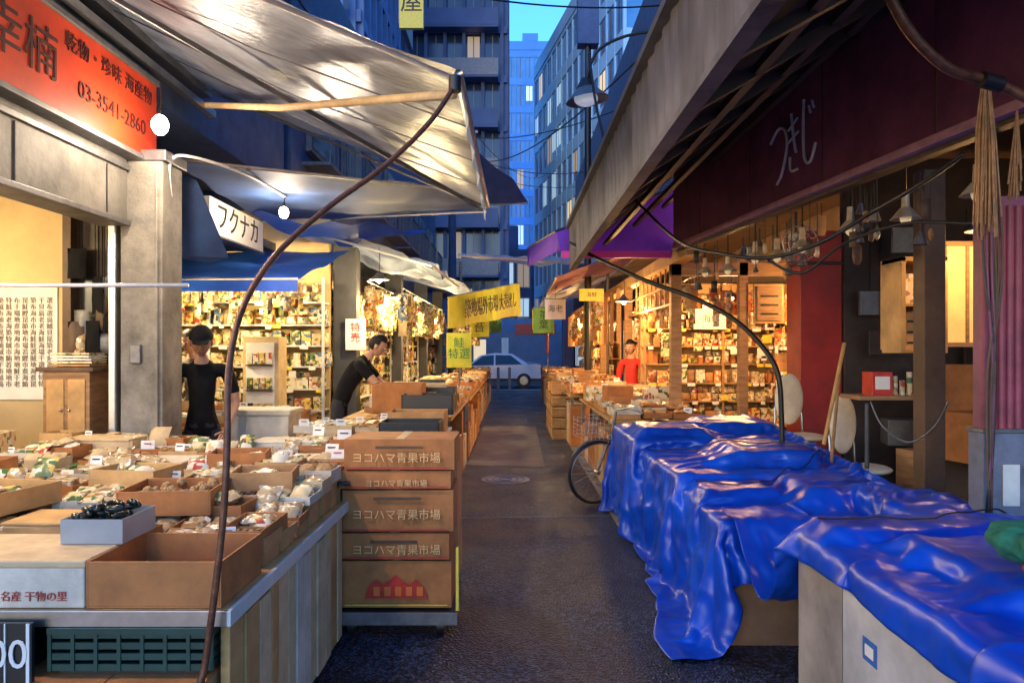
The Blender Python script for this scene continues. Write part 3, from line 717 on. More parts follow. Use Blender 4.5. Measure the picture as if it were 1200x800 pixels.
b.obj("cable_bundle")
straw=M("straw",(.46,.25,.11),.8,.4,30)
b=MB(); c0=at(1155,95,2.75)
for k in range(70):
    a=U(0,6.28);r=U(0,.035); l=U(.35,.60)
    b.tube([c0+Vector((r*.3*math.cos(a),r*.3*math.sin(a),.02)),c0+Vector((r*math.cos(a),r*math.sin(a),-l*.45)),c0+Vector((r*1.3*math.cos(a)+U(-.01,.01),r*1.3*math.sin(a),-l))],.0035,straw,4)
b.ball(c0,.03,straw); b.obj("straw_bundle")
b=MB(); c0=at(1192,130,2.75)
for k in range(30):
    a=U(0,6.28);r=U(0,.03); b.tube([c0,c0+Vector((r*math.cos(a),r*math.sin(a),-U(.2,.33)))],.004,straw,4)
b.obj("straw_bundle")
b=MB(); b.tube([at(1030,-40,2.3),at(1047,5,2.3),at(1075,48,2.32),at(1115,82,2.35),at(1165,97,2.4),at(1225,125,2.4)],.017,rust,10,smooth_sub=6)
b.cyl(at(1150,93,2.38),at(1172,99,2.4),.026,.026,black,12); b.obj("bent_awning_pole")
b=MB(); b.tube([at(668,285,7.6),at(710,308,7.0),at(760,330,6.6),at(815,350,6.3),at(860,374,6.0),at(895,408,5.8),at(912,440,5.7),at(916,490,5.7),at(917,560,5.7)],.02,black,10,smooth_sub=6); b.obj("bent_awning_pole")
b=MB(); b.tube([at(690,60,6.5),at(700,130,6.3),at(722,205,6.0),at(760,250,5.5),at(800,285,5.0),at(850,298,4.5),at(900,302,4.3),at(960,285,4.0),at(1020,250,3.8),at(1080,215,3.4),at(1130,180,3.2)],.011,black,8,smooth_sub=8)
b.tube([at(900,305,4.3),at(940,320,4.2),at(990,285,4.0),at(1060,262,3.7),at(1140,262,3.4)],.008,black,7,smooth_sub=6)
b.obj("power_cable")
fb=M("frosted_bulb",(.7,.62,.45),.3,.1,5,emis=.3,ecol=(1,.7,.35))
shd=M("lamp_shade_brass",(.50,.40,.28),.4,.4,14,metal=.3)
def unlit(p):
    b=MB(); p=Vector(p)
    b.tube([(p.x,p.y,2.56),(p.x,p.y,p.z+.12)],.005,black,6); b.cyl(p+Vector((0,0,.06)),p+Vector((0,0,.14)),.022,.018,shd,12)
    b.cyl(p+Vector((0,0,.06)),p+Vector((0,0,.0)),.025,.075,shd,16,False); b.ball(p+Vector((0,0,.01)),(.028,.028,.04),fb,12,8)
    b.obj("pendant_lamp")
for y,z in((3.35,2.30),(3.85,2.28),(4.35,2.30),(4.9,2.27),(5.25,2.25),(5.6,2.28),(6.1,2.25),(6.6,2.28)): unlit((fx(y)+.08,y,z))
b=MB()
for k in range(40):
    y=U(3.9,7.0); x=fx(y)+U(.0,.3); z=U(2.2,2.5); s=U(.02,.045)
    b.cyl((x,y,2.55),(x,y,z),.003,.003,black,5,False)
    if R()<.4: b.cyl((x,y,z),(x,y,z-s*1.6),s*.4,s*.9,random.choice([steel_d,shd,steel]),10,False)
    else: b.pillow((x,y,z-s),s*1.6,s*3,s,random.choice([steel_d,black,wood_d,card_l,shd]),True,U(0,3))
b.obj("hanging_utensils")
b=MB(); c0=Vector((1.95,5.0,2.32))
for r in(.04,.08,.12): b.tube([c0+Vector((r*math.cos(t*.3927),0,r*math.sin(t*.3927))) for t in range(16)],.004,steel,5,True)
for t in range(16): b.tube([c0,c0+Vector((.12*math.cos(t*.3927),-.02,.12*math.sin(t*.3927)))],.002,steel,4)
for t in range(3): b.ball(c0+Vector((.055*math.cos(t*2.09),.02,.055*math.sin(t*2.09))),(.045,.006,.03),pale,8,6)
b.cyl(c0,c0+Vector((0,.1,0)),.04,.03,steel_d,12); b.tube([c0+Vector((0,.08,0)),c0+Vector((0,.08,.23))],.01,steel_d); b.obj("electric_fan")

b=MB(); yA=8.4
b.quad([(.50,yA,2.95),(.55,yA,2.72),(1.95,yA,2.72),(2.15,yA,3.55)],purple)
b.quad([(.50,yA,2.95),(.25,12,3.0),(2.15,12,3.7),(2.15,yA,3.55)],purple)
b.quad([(.50,yA,2.95),(.25,12,3.25),(.25,12,2.95),(.52,yA,2.72)],purple)
b.box(.56,1.95,yA-.03,yA-.01,2.64,2.72,magenta); b.tube([(.5,yA,2.95),(2.15,yA,3.55)],.015,steel_d)
b.tube([(.5,yA,2.95),(.25,12,3.25)],.015,steel_d)
b.obj("purple_awning")
b=sheet([(.72,12.2,2.8),(.75,16,2.8),(2.4,16,3.4),(2.4,12.2,3.4)],14,10,M("awning_red",(.30,.12,.10),.6,.3,3,.2,trans=.3),.05,.05); b.tube([(.72,12.2,2.78),(.75,16,2.78)],.02,pipe_w); b.obj("fabric_awning")
b=sheet([(.75,16.3,2.8),(.8,24,2.9),(2.4,24,3.4),(2.4,16.3,3.4)],14,10,awn_pale,.05,.05); b.obj("fabric_awning")
shelf("goods_shelf",(1.95,11.2,0),(1,0,0),(0,-1,0),2.3,[.55,.85,1.12,1.4,1.66,1.92,2.2,2.5],.35,goodsC,wood,wood_l,.14)
shelf("goods_shelf",(4.15,7.4,0),(0,1,0),(-1,0,0),3.6,[.55,.95,1.3,1.65,2.0,2.45],.35,goodsC,wood,wood_l,.15)
shelf("goods_shelf",(3.0,11.6,0),(0,1,0),(-1,0,0),6,[.55,.95,1.4,1.8,2.3],.35,goodsC,wood,wood_l,.17)
shelf("goods_shelf",(2.6,17.8,0),(0,1,0),(-1,0,0),8,[.55,.95,1.4,1.8,2.3,2.8],.35,goodsC,wood,wood_l,.2)
b=MB()
for y in(8.45,11.9,15.2,18.6): 
    b.box(1.82,1.94,y,y+.12,0,2.7,wood)
    b.box(2.6,2.7,y,y+.1,0,2.7,wood)
b.box(1.8,1.96,7.6,24,2.58,2.72,wood_l); b.box(1.82,4.1,8.45,8.55,2.45,2.6,wood)
for i in range(9): b.box(2.3,4.1,12.15,12.19,1.2+i*.16,1.23+i*.16,wood)
for i in range(8): b.box(2.3+i*.12,2.33+i*.12,12.11,12.15,1.1,2.6,wood)
for i in range(14): b.box(1.7,1.76,12+i*.8,12.05+i*.8,1.7,2.6,wood)
for i in range(9): b.box(1.86,1.88,8.7+i*.3,8.73+i*.3,2.15,2.58,wood)
b.box(1.855,1.885,8.6,11.9,2.12,2.15,wood); b.box(1.855,1.885,8.6,11.9,2.35,2.37,wood)
for (x,z,w_,h_) in ((2.75,1.9,.34,.45),(3.2,1.95,.3,.4),(3.6,1.85,.28,.5)):
    b.box(x,x+w_,8.40,8.43,z,z+h_,wood_l); b.box(x+.03,x+w_-.03,8.385,8.399,z+.03,z+h_-.03,wood)
    for q in range(3): b.box(x+.07,x+w_-.07,8.378,8.384,z+.1+q*.1,z+.12+q*.1,black)
b.obj("timber_shop_frame",.004)
b=MB(); b.box(2.15,2.75,11.85,11.9,1.95,2.45,wood_d); b.box(2.2,2.7,11.83,11.85,2.0,2.4,black); o=b.obj("wall_screen",.004); text("海鮮丼",(2.45,11.82,2.2),0,.17,yellow0,o)
table("display_table",1.05,2.1,7.9,11.5,.85,side=-1); display("dried_goods_display",1.08,2.05,7.95,11.4,.853,goodsC,.32,.3,400,.012)
table("display_table",.95,2.0,12.2,17,.85,side=-1); display("dried_goods_display",.95,2.0,12.2,17,.853,goodsC,.4,.4,150,.012)
table("display_table",.95,1.9,17.5,25,.85,side=-1); display("dried_goods_display",.95,1.9,17.5,25,.853,goodsC,.45,.45,60,.005)
b=MB()
for i in range(4):
    for j in range(5-i%2):
        crate(b,.72,1.16,13.2+i*.62,13.75+i*.62,.0+j*.2,.18+j*.2,wood_l)
b.obj("wooden_crate_stack")
b=MB()
for k in range(30):
    x=U(1.1,1.9);y=U(8.2,16);h=U(.1,.3)
    if 1.4<x and 9.5<y<12.6: continue
    b.box(x-.16,x+.16,y-.13,y+.13,.92,.92+h,random.choice([card,card_l,cream,whitep,orange]),rot=U(-.3,.3))
b.obj("carton_pile",.003)
hanging("hanging_packets",(2.0,8.0,0),(2.0,12,0),26,2.4,goodsC,.12); hanging("hanging_packets",(2.4,8.9,0),(4.0,8.9,0),18,2.4,goodsC,.12)
hanging("hanging_packets",(1.5,12.4,0),(1.6,20,0),34,2.4,goodsC,.14)
b=MB(); b.box(.95,1.0,20.0,20.9,1.5,2.3,redp0); b.cyl((.97,20,0),(.97,20,2.4),.015,.015,steel_d); b.obj("red_banner")
for (x,y,w,h,z,m) in((2.9,10.8,.5,.3,1.9,white),(1.3,12.1,.4,.2,2.4,yellow0),(2.3,10.8,.25,.35,1.5,cream)):
    b=MB(); b.box(x-w/2,x+w/2,y-.02,y,z,z+h,m); o=b.obj("shop_sign",.003); text("海鮮",(x,y-.022,z+h/2),0,h*.45,black,o)

# ------------------------------------------------------------------ blue tarps: draped by a small position-based cloth solver
tarpm=bpy.data.materials.new("blue_tarpaulin"); tarpm.use_nodes=True
nt=tarpm.node_tree;NN=nt.nodes;LL=nt.links;bs=NN["Principled BSDF"]
bs.inputs["Roughness"].default_value=.34; bs.inputs["Specular IOR Level"].default_value=.5
tc=NN.new("ShaderNodeTexCoord")
n1=NN.new("ShaderNodeTexNoise"); n1.inputs["Scale"].default_value=3; n1.inputs["Detail"].default_value=6; LL.new(tc.outputs["Object"],n1.inputs["Vector"])
cr=NN.new("ShaderNodeValToRGB"); cr.color_ramp.elements[0].position=.3;cr.color_ramp.elements[1].position=.7
cr.color_ramp.elements[0].color=(.001,.035,.34,1);cr.color_ramp.elements[1].color=(.003,.08,.60,1)
LL.new(n1.outputs["Fac"],cr.inputs["Fac"]); LL.new(cr.outputs["Color"],bs.inputs["Base Color"])
n2=NN.new("ShaderNodeTexNoise"); n2.noise_type='RIDGED_MULTIFRACTAL'; n2.inputs["Scale"].default_value=9; n2.inputs["Detail"].default_value=3; n2.inputs["Distortion"].default_value=.5
LL.new(tc.outputs["Object"],n2.inputs["Vector"])
bp2=NN.new("ShaderNodeBump"); bp2.inputs["Strength"].default_value=.35; bp2.inputs["Distance"].default_value=.010
LL.new(n2.outputs["Fac"],bp2.inputs["Height"]); LL.new(bp2.outputs["Normal"],bs.inputs["Normal"])
def smoothn(ny,nx,k,seed,amp,kj=None):
    out=np.zeros((ny,nx)); kj=kj or k
    for j in range(ny):
        for i in range(nx): out[j,i]=amp*noise.noise(Vector((i*k,j*kj,seed)))
    return out
def cloth(nx,ny,h,P,fixed,boxes,steps,under=None,dt=1/400.,seed=1):
    P=P.astype(np.float64).copy(); w=np.where(fixed,0.0,1.0)
    prev=P.copy(); Vv=np.zeros_like(P)
    S=slice
    RL=1+smoothn(ny,nx,.30,seed+30,.18)+smoothn(ny,nx,.11,seed+50,.12)
    groups=[]
    def G(a,b,L,k): groups.append((a,b,L*RL[a],k))
    for s0 in(0,1):
        n=(nx-s0)//2;  G((S(None),S(s0,s0+2*n-1,2)),(S(None),S(s0+1,s0+2*n,2)),h,1.0)
        n=(ny-s0)//2;  G((S(s0,s0+2*n-1,2),S(None)),(S(s0+1,s0+2*n,2),S(None)),h,1.0)
    for s0 in(0,1):
        n=(nx-s0)//2
        G((S(0,ny-1),S(s0,s0+2*n-1,2)),(S(1,ny),S(s0+1,s0+2*n,2)),h*2**.5,.35)
        G((S(1,ny),S(s0,s0+2*n-1,2)),(S(0,ny-1),S(s0+1,s0+2*n,2)),h*2**.5,.35)
    m=.012
    for it in range(steps):
        Vv*= .996 if it<steps*.6 else .98
        Vv[...,2]-=9.8*dt*(w>0)
        prev[:]=P; P+=Vv*dt*w[...,None]
        for a,b,L,k in groups:
            pa=P[a];pb=P[b]; d=pb-pa; l=np.sqrt((d*d).sum(-1))+1e-9
            wa=w[a];wb=w[b]; c=(k*(l-L)/(l*(wa+wb+1e-9)))[...,None]*d
            P[a]=pa+c*wa[...,None]; P[b]=pb-c*wb[...,None]
        lx=np.zeros_like(P); lx[:,1:-1]=P[:,2:]+P[:,:-2]-2*P[:,1:-1]
        cx=np.zeros_like(P); cx[:,1:-1]-=2*lx[:,1:-1]; cx[:,2:]+=lx[:,1:-1]; cx[:,:-2]+=lx[:,1:-1]
        ly=np.zeros_like(P); ly[1:-1]=P[2:]+P[:-2]-2*P[1:-1]
        cx[1:-1]-=2*ly[1:-1]; cx[2:]+=ly[1:-1]; cx[:-2]+=ly[1:-1]
        P-=.004*cx*w[...,None]
        hit=np.zeros(P.shape[:2],bool)
        for (x0,x1,y0_,y1_,z1) in boxes:
            ins=(P[...,0]>x0-m)&(P[...,0]<x1+m)&(P[...,1]>y0_-m)&(P[...,1]<y1_+m)&(P[...,2]<z1+m)&(w>0)
            if not ins.any(): continue
            q=P[ins]; D=np.stack([q[:,0]-(x0-m),(x1+m)-q[:,0],q[:,1]-(y0_-m),(y1_+m)-q[:,1],(z1+m)-q[:,2]],1)
            k=D.argmin(1); dd=D[np.arange(len(k)),k]
            q[:,0]+=np.where(k==0,-dd,0)+np.where(k==1,dd,0); q[:,1]+=np.where(k==2,-dd,0)+np.where(k==3,dd,0); q[:,2]+=np.where(k==4,dd,0)
            P[ins]=q; hit|=ins
        if under is not None:
            H,gx,gy,gs=under
            ix=((P[...,0]-gx)/gs).astype(int);iy=((P[...,1]-gy)/gs).astype(int)
            ok=(ix>=0)&(iy>=0)&(ix<H.shape[1])&(iy<H.shape[0])
            hz=np.full(P.shape[:2],-9.0); hz[ok]=H[iy[ok],ix[ok]]
            u=(P[...,2]<hz+.010)&(P[...,2]>hz-.12); P[...,2]=np.where(u,hz+.010,P[...,2]); hit|=u
        lowz=P[...,2]<.014; P[...,2]=np.where(lowz,.014,P[...,2]); hit|=lowz
        f=hit[...,None]*.45
        prev=prev+(P-prev)*f
        Vv=(P-prev)/dt
        sp_=np.sqrt((Vv*Vv).sum(-1,keepdims=True)); Vv*=np.minimum(1,4/(sp_+1e-9))
    return P
def creases(P,h,seed,amp):
    """set-in fold lines and crumple of a used plastic sheet, pushed out along the surface normal"""
    ny,nx=P.shape[:2]
    du=np.gradient(P,axis=1);dv=np.gradient(P,axis=0); N_=np.cross(du,dv); N_/=np.linalg.norm(N_,axis=-1,keepdims=True)+1e-9
    flip=np.where((N_[...,2:3]<0)&(np.abs(N_[...,2:3])>.3),-1,1); N_=N_*flip
    # on the hanging side the outward direction is -X
    side=(np.abs(N_[...,2])<=.3)&(N_[...,0]>0); N_[side]*=-1
    D=np.zeros((ny,nx))
    for j in range(ny):
        for i in range(nx):
            u=i*h;v=j*h
            wu=u+.10*noise.noise(Vector((u*2.5,v*2.5,seed)));wv=v+.10*noise.noise(Vector((u*2.5,v*2.5,seed+9)))
            a=1-min(1,abs(noise.noise(Vector((wu*4.5,wv*3.2,seed))))*3.2)
            c=1-min(1,abs(noise.noise(Vector((wu*9-wv*3,wv*8,seed+4))))*3.0)
            gl=max(0,1-abs(((wv*1.0)%.55)-.27)*16)+max(0,1-abs(((wu*1.0)%.5)-.25)*16)
            D[j,i]=amp*(a*1.0+c*.45+gl*.35)
    return P+N_*D[...,None]
h=.025
boxesA=[(1.14,2.3,4.0,4.9,.66),(1.10,2.3,4.9,6.1,.76),(1.02,2.3,6.1,7.35,.85),(1.2,1.6,4.5,5.1,.73),(1.6,2.15,5.2,5.85,.87),(1.12,1.6,6.2,6.8,.92),(1.75,2.25,6.45,7.15,.95),(1.75,2.2,4.2,4.8,.77)]
nxA,nyA=86,174
PA=np.zeros((nyA,nxA,3))
ii=np.arange(nxA)[None,:];jj=np.arange(nyA)[:,None]
PA[...,0]=2.36-ii*h*.95; PA[...,1]=3.84+jj*h*.86; PA[...,2]=1.0+smoothn(nyA,nxA,.10,3,.06)+smoothn(nyA,nxA,.28,8,.04)
fixA=np.zeros((nyA,nxA),bool); fixA[:,0]=True
PA[:,0,2]=np.interp(PA[:,0,1],[3.7,4.9,6.2,7.5],[.70,.80,.90,.95])
PA=cloth(nxA,nyA,h,PA,fixA,boxesA,1000,seed=1)
PA=creases(PA,h,2.5,.016)
gs=.03; gx,gy=.8,3.4; HA=np.full((60,60),-9.0)
for p_ in PA.reshape(-1,3):
    a=int((p_[0]-gx)/gs);c_=int((p_[1]-gy)/gs)
    for da in(-1,0,1):
        for dc in(-1,0,1):
            if 0<=a+da<60 and 0<=c_+dc<60: HA[c_+dc,a+da]=max(HA[c_+dc,a+da],p_[2])
boxesB=[(1.225,2.3,1.2,3.2,.81),(1.5,2.05,2.15,2.8,.88),(1.3,2.2,2.95,3.2,.87),(1.95,2.3,3.0,4.2,.80)]
nxB,nyB=57,142
PB=np.zeros((nyB,nxB,3)); ii=np.arange(nxB)[None,:];jj=np.arange(nyB)[:,None]
PB[...,0]=2.38-ii*h*.92; PB[...,1]=1.15+jj*h*.89; PB[...,2]=1.0+smoothn(nyB,nxB,.10,13,.06)+smoothn(nyB,nxB,.28,18,.04)
fixB=np.zeros((nyB,nxB),bool); fixB[:,0]=True; PB[:,0,2]=.80
PB=cloth(nxB,nyB,h,PB,fixB,boxesB,900,under=(HA,gx,gy,gs),seed=2)
PB=creases(PB,h,7.5,.013)
def cloth_obj(P,name):
    ny,nx=P.shape[:2]; b=MB()
    b.add([tuple(p) for p in P.reshape(-1,3)],[(j*nx+i,j*nx+i+1,(j+1)*nx+i+1,(j+1)*nx+i) for j in range(ny-1) for i in range(nx-1)],tarpm,True)
    o=b.obj(name); s_=o.modifiers.new("s","SUBSURF"); s_.levels=1; s_.render_levels=1
    md=o.modifiers.new("t","SOLIDIFY"); md.thickness=.002
    return o
cloth_obj(PA,"blue_tarpaulin"); cloth_obj(PB,"blue_tarpaulin")
allP=np.concatenate([PA.reshape(-1,3),PB.reshape(-1,3)])
def topzz(x,y):
    d=(allP[:,0]-x)**2+(allP[:,1]-y)**2; k=np.argsort(d)[:8]; return float(allP[k,2].max())
def rope(pts,m,r=.006):
    q=[]
    for (xa,ya),(xb,yb) in zip(pts,pts[1:]):
        n_=int(max(2,math.hypot(xb-xa,yb-ya)/.06))
        for k in range(n_): t=k/n_; x=xa+(xb-xa)*t;y=ya+(yb-ya)*t; q.append((x,y,topzz(x,y)+.010))
    b.tube(q,r,m,6)
b=MB()
rope([(1.18,4.75),(1.4,4.6),(1.8,4.9),(2.3,5.3)],black,.004); rope([(1.15,6.0),(1.5,5.7),(2.3,5.4)],black,.004); rope([(1.28,3.1),(1.7,3.05),(2.3,3.3)],black,.004)
b.obj("tie_rope")
b=MB(); b.box(1.2,2.1,4.05,7.3,.02,.6,wood_d); b.box(1.18,2.2,4.0,4.04,.0,.62,M("brown_board",(.16,.09,.05),.6,.4,4,.2,30)); b.box(1.165,1.18,3.99,4.05,0,.62,steel_d)
b.obj("market_stall_counter",.005)
wm=M("freezer_white",(.46,.45,.44),.4,.4,2.5,.15,20)
b=MB(); b.box(1.235,2.3,1.4,2.76,.06,.79,wm); b.box(1.24,2.3,2.78,3.2,.04,.80,M("freezer_grey",(.32,.28,.24),.5,.4,3,.1,20)); b.box(1.228,2.31,1.4,2.77,.74,.765,steel_d)
b.box(1.232,1.2345,2.50,2.60,.52,.60,bluep0); b.box(1.230,1.2315,2.52,2.58,.54,.58,white)
for x in(1.35,2.2):
    for y in(1.6,2.9): b.cyl((x,y,0),(x,y,.06),.03,.03,black)
b.obj("chest_freezer",.012)
b=MB(); tg=M("green_cloth",(.015,.16,.09),.9,.4,20,.5,60)
zt=topzz(1.62,2.25)
b.ball((1.62,2.25,zt+.09),(.12,.16,.07),tg,60,40,fn=lambda q:q*(1+.45*noise.noise(q*9)+.18*noise.noise(q*28))); b.ball((1.66,2.2,zt+.03),(.12,.12,.035),redp0,16,10)
b.obj("folded_green_cloth")
def chair(x,y,z,rot):
    b=MB(); b.T=Matrix.Translation((x,y,0))@Matrix.Rotation(rot,4,'Z')
    bm=M("beige_cushion",(.72,.62,.46),.5,.2,6,.1,40)
    b.ball((0,.03,z),(.15,.04,.23),bm,20,14); b.ball((0,-.17,z-.32),(.19,.18,.04),bm,20,10)
    for s in(-1,1):
        b.tube([(s*.13,.06,z-.05),(s*.15,.04,z-.3),(s*.17,.14,0)],.012,steel,8,smooth_sub=3); b.tube([(s*.15,.04,z-.33),(s*.17,-.3,0)],.012,steel,8)
    b.obj("padded_chair")
chair(2.50,6.62,1.16,.3); chair(2.60,5.75,1.02,.5)

# ------------------------------------------------------------------ bicycle
def bicycle(x,y,rot,lean=.1):
    b=MB(); b.T=Matrix.Translation((x,y,0.02))@Matrix.Rotation(rot,4,'Z')@Matrix.Rotation(lean,4,'X')
    for cx in(0,1.08):
        c=Vector((cx,0,.33)); b.tube([c+Vector((.32*math.cos(t*.19635),0,.32*math.sin(t*.19635))) for t in range(32)],.015,black,8,True)
        b.tube([c+Vector((.30*math.cos(t*.19635),0,.30*math.sin(t*.19635))) for t in range(32)],.008,steel,6,True)
        for t in range(18): b.tube([c+Vector((0,.02*(-1)**t,0)),c+Vector((.3*math.cos(t*.349),0,.3*math.sin(t*.349)))],.0016,steel,4)
        b.cyl(c-Vector((0,.04,0)),c+Vector((0,.04,0)),.02,.02,steel,10)
        b.tube([c+Vector((.35*math.cos(a),0,.35*math.sin(a))) for a in [.3+.2*k for k in range(13)]],.012,steel_d,6)
    fr=steel_d
    bb=Vector((.62,0,.30)); st=Vector((.72,0,.72)); hd=Vector((.17,0,.80)); rw=Vector((1.08,0,.33))
    for a,c in((bb,st),(hd,bb),(bb,rw),(st,rw),(Vector((.2,0,.68)),Vector((.68,0,.55)))): b.tube([a,c],.015,fr,8)
    b.tube([Vector((0,0,.33)),Vector((.14,0,.72)),Vector((.19,0,.95))],.015,fr,8,smooth_sub=3)
    b.tube([(.33,-.27,.98),(.22,-.2,1.02),(.19,0,.97),(.22,.2,1.02),(.33,.27,.98)],.011,steel,8,smooth_sub=4)
    b.ball((.75,0,.82),(.13,.08,.04),black,14,8); b.tube([st,(.74,0,.8)],.012,steel)
    for k in range(6): b.tube([(-.22,-.15,.70+.04*k),(.06,-.15,.70+.04*k),(.06,.15,.70+.04*k),(-.22,.15,.70+.04*k)],.003,steel,4,True)
    for k in range(7): b.tube([(-.22+.046*k,-.15,.70),(-.22+.046*k,-.15,.90)],.003,steel,4); b.tube([(-.22+.046*k,.15,.70),(-.22+.046*k,.15,.90)],.003,steel,4)
    b.cyl(bb-Vector((0,.05,0)),bb+Vector((0,.05,0)),.08,.08,steel_d,16); b.tube([bb+Vector((0,-.06,0)),bb+Vector((.1,-.07,-.13)),bb+Vector((.1,-.14,-.13))],.01,steel)
    b.obj("bicycle")
bicycle(.86,7.62,math.radians(24))
# ------------------------------------------------------------------ car
def car(x,y,m):
    b=MB(); b.T=Matrix.Translation((x,y,0))
    prof=[(-2.05,.32),(-2.05,.62),(-1.95,.80),(-1.15,.93),(-.55,1.38),(.0,1.47),(.75,1.44),(1.45,1.08),(1.95,.98),(2.05,.75),(2.05,.32)]
    W=[.82,.82,.84,.84,.64,.62,.62,.78,.80,.80,.80]
    vs=[(px,-w,z) for (px,z),w in zip(prof,W)]+[(px,w,z) for (px,z),w in zip(prof,W)]
    n=len(prof); fs=[(i,i+1,n+i+1,n+i) for i in range(n-1)]+[(0,n,2*n-1,n-1)]
    b.add(vs,fs,m,True)
    for s in(-1,1):
        base=[(-2.05,.32),(-2.05,.62),(-1.95,.80),(-1.15,.93),(1.45,1.0),(1.95,.98),(2.05,.75),(2.05,.32)]
        b.add([(a,s*.84,c) for a,c in base],[tuple(range(len(base)))],m)
        b.add([(-1.15,s*.84,.93),(-.55,s*.65,1.38),(0,s*.63,1.47),(.75,s*.63,1.44),(1.45,s*.80,1.0)],[(0,1,2,3,4)],m)
        b.add([(-1.0,s*.835,.95),(-.5,s*.685,1.34),(-.02,s*.66,1.39),(-.02,s*.84,.95)],[(0,1,2,3)],glassd)
        b.add([(.05,s*.84,.95),(.05,s*.665,1.39),(.7,s*.665,1.37),(1.2,s*.83,.98)],[(0,1,2,3)],glassd)
        for wx in(-1.3,1.25):
            b.cyl((wx,s*.70,.31),(wx,s*.865,.31),.31,.31,black,24); b.cyl((wx,s*.865,.31),(wx,s*.875,.31),.19,.17,steel,16)
    b.add([(-1.08,-.74,.97),(-1.08,.74,.97),(-.6,.60,1.36),(-.6,-.60,1.36)],[(0,1,2,3)],glassd)
    b.box(-2.07,-2.0,-.7,-.45,.62,.74,white); b.box(2.0,2.07,-.75,-.55,.7,.85,redp0)
    b.box(-2.0,2.0,-.845,-.84,.30,.40,black)
    b.obj("parked_car",.02)
car(-.75,32.0,M("car_paint",(.80,.82,.85),.25,.05,3,spec=.7))
b=MB()
for x in(-.55,-.1): b.cyl((x,29.5,0),(x,29.5,.85),.06,.06,M("bollard_grey",(.2,.2,.2))); b.ball((x,29.5,.86),.06,steel_d)
b.obj("bollard")
# ------------------------------------------------------------------ buildings beyond
def building(name,P,ang,W,D,H,fh,bay,wall,glass,lit_m=None,litp=.08,balc=False,pil=.5,spand=.9,prj=.25):
    b=MB(); b.T=Matrix.Translation(P)@Matrix.Rotation(ang,4,'Z')
    b.box(0,W,0,D,0,H,glass)
    b.box(-.05,W+.05,-prj-.05,D+.05,H,H+1.0,wall)
    nb=max(1,round(W/bay)); nf=int(H/fh)
    for i in range(nb+1): x=i*W/nb; b.box(x-pil/2,x+pil/2,-prj,0,0,H,wall)
    nd=max(1,round(D/bay))
    for i in range(nd+1):
        y=i*D/nd; b.box(W,W+prj,y-pil/2,y+pil/2,0,H,wall); b.box(-prj,0,y-pil/2,y+pil/2,0,H,wall)
    for k in range(nf+1):
        z=k*fh; z1=min(z+spand,H)
        b.box(-prj*.8,W+prj*.8,-prj*.8,0,z,z1,wall); b.box(W,W+prj*.8,0,D,z,z1,wall); b.box(-prj*.8,0,0,D,z,z1,wall)
        if balc:
            b.box(.2,W-.2,-1.2,-prj,z+.0,z+.12,wall); b.box(.2,W-.2,-1.22,-1.16,z+.12,z+1.1,wall if (k%2) else steel_d)
            for i in range(nb): 
                if R()<.5: b.box(i*W/nb+.3,i*W/nb+.9,-1.1,-.8,z+.12,z+.8,white)
    for i in range(nb):
        for k in range(nf):
            if lit_m and R()<litp:
                x=i*W/nb; lm=random.choice(lit_m)
                b.box(x+pil/2+.1,x+W/nb-pil/2-.1,-.03,-.01,k*fh+spand+.1+(0 if R()<.5 else .5),(k+1)*fh-.1,lm)
            x=(i+.5)*W/nb; b.box(x-.03,x+.03,-.06,-.02,k*fh+spand,(k+1)*fh,steel_d)
    b.box(W*.3,W*.6,D*.3,D*.6,H+1,H+3.5,wall)
    return b.obj(name)
litw=M("lit_window",(.9,.7,.4),.5,0,emis=.7,ecol=(1,.72,.38)); litc=M("lit_window_cool",(.7,.9,1),.5,0,emis=.55,ecol=(.65,.9,1)); litd=M("lit_window_dim",(.5,.4,.3),.5,0,emis=.25,ecol=(1,.7,.4))
LW=[litw,litc,litd,litd,litc]
pb=M("pale_blue_concrete",(.34,.64,.92),.5,.2,.3); gb=M("window_blue",(.08,.28,.58),.12,.3,.5)
bb_=M("blue_cladding",(.05,.28,.74),.4,.15,.3); db=M("dark_cladding",(.05,.09,.20),.6,.3,.5); wg=M("window_dark",(.03,.06,.13),.12,.3,.5)
building("office_building",(1.9,60,0),math.radians(-79.7),22,14,23.5,2.9,1.5,pb,gb,LW,.22,pil=.18,spand=.9,prj=.08)
building("glass_tower",(-.6,85,0),0,6.2,12,36,3.2,1.0,bb_,gb,LW,.14,pil=.12,spand=.8,prj=.1)
building("apartment_building",(-6.2,44,0),0,5.6,14,34,2.9,1.1,db,wg,LW,.25,balc=True,pil=.2,spand=.4,prj=.4)
building("apartment_building",(-16,30.5,0),0,9.5,10,26,3.0,1.5,M("grey_blue_wall",(.10,.18,.36),.7,.2,1),wg,LW,.25,balc=True,pil=.25,spand=.5,prj=.4)
building("apartment_building",(-1,62,0),0,2.6,10,9,3.0,1.3,db,wg,LW,.3,pil=.2,spand=.8)
building("distant_building",(-60,110,0),0,50,12,30,3.2,2.5,db,wg,LW,.1)
building("distant_building",(22,110,0),0,60,12,35,3.2,2.5,db,wg,LW,.1)
building("corner_building",(2.2,28.5,0),0,8,.3,5,2.5,2,db,wg,LW,.3,pil=.3,spand=.4)
b=MB(); b.box(-6,3.5,42.5,42.7,.14,3.4,M("blue_shutter",(.05,.16,.34),.5,.3,2))
for i in range(20): b.box(-6,3.5,42.47,42.5,.3+i*.12,.33+i*.12,steel_d)
b.box(-3,-1,42.4,42.47,2.6,3.2,M("blue_sign",(.04,.2,.6),.5)); b.box(.2,2.5,42.4,42.47,2.5,3.1,redp0)
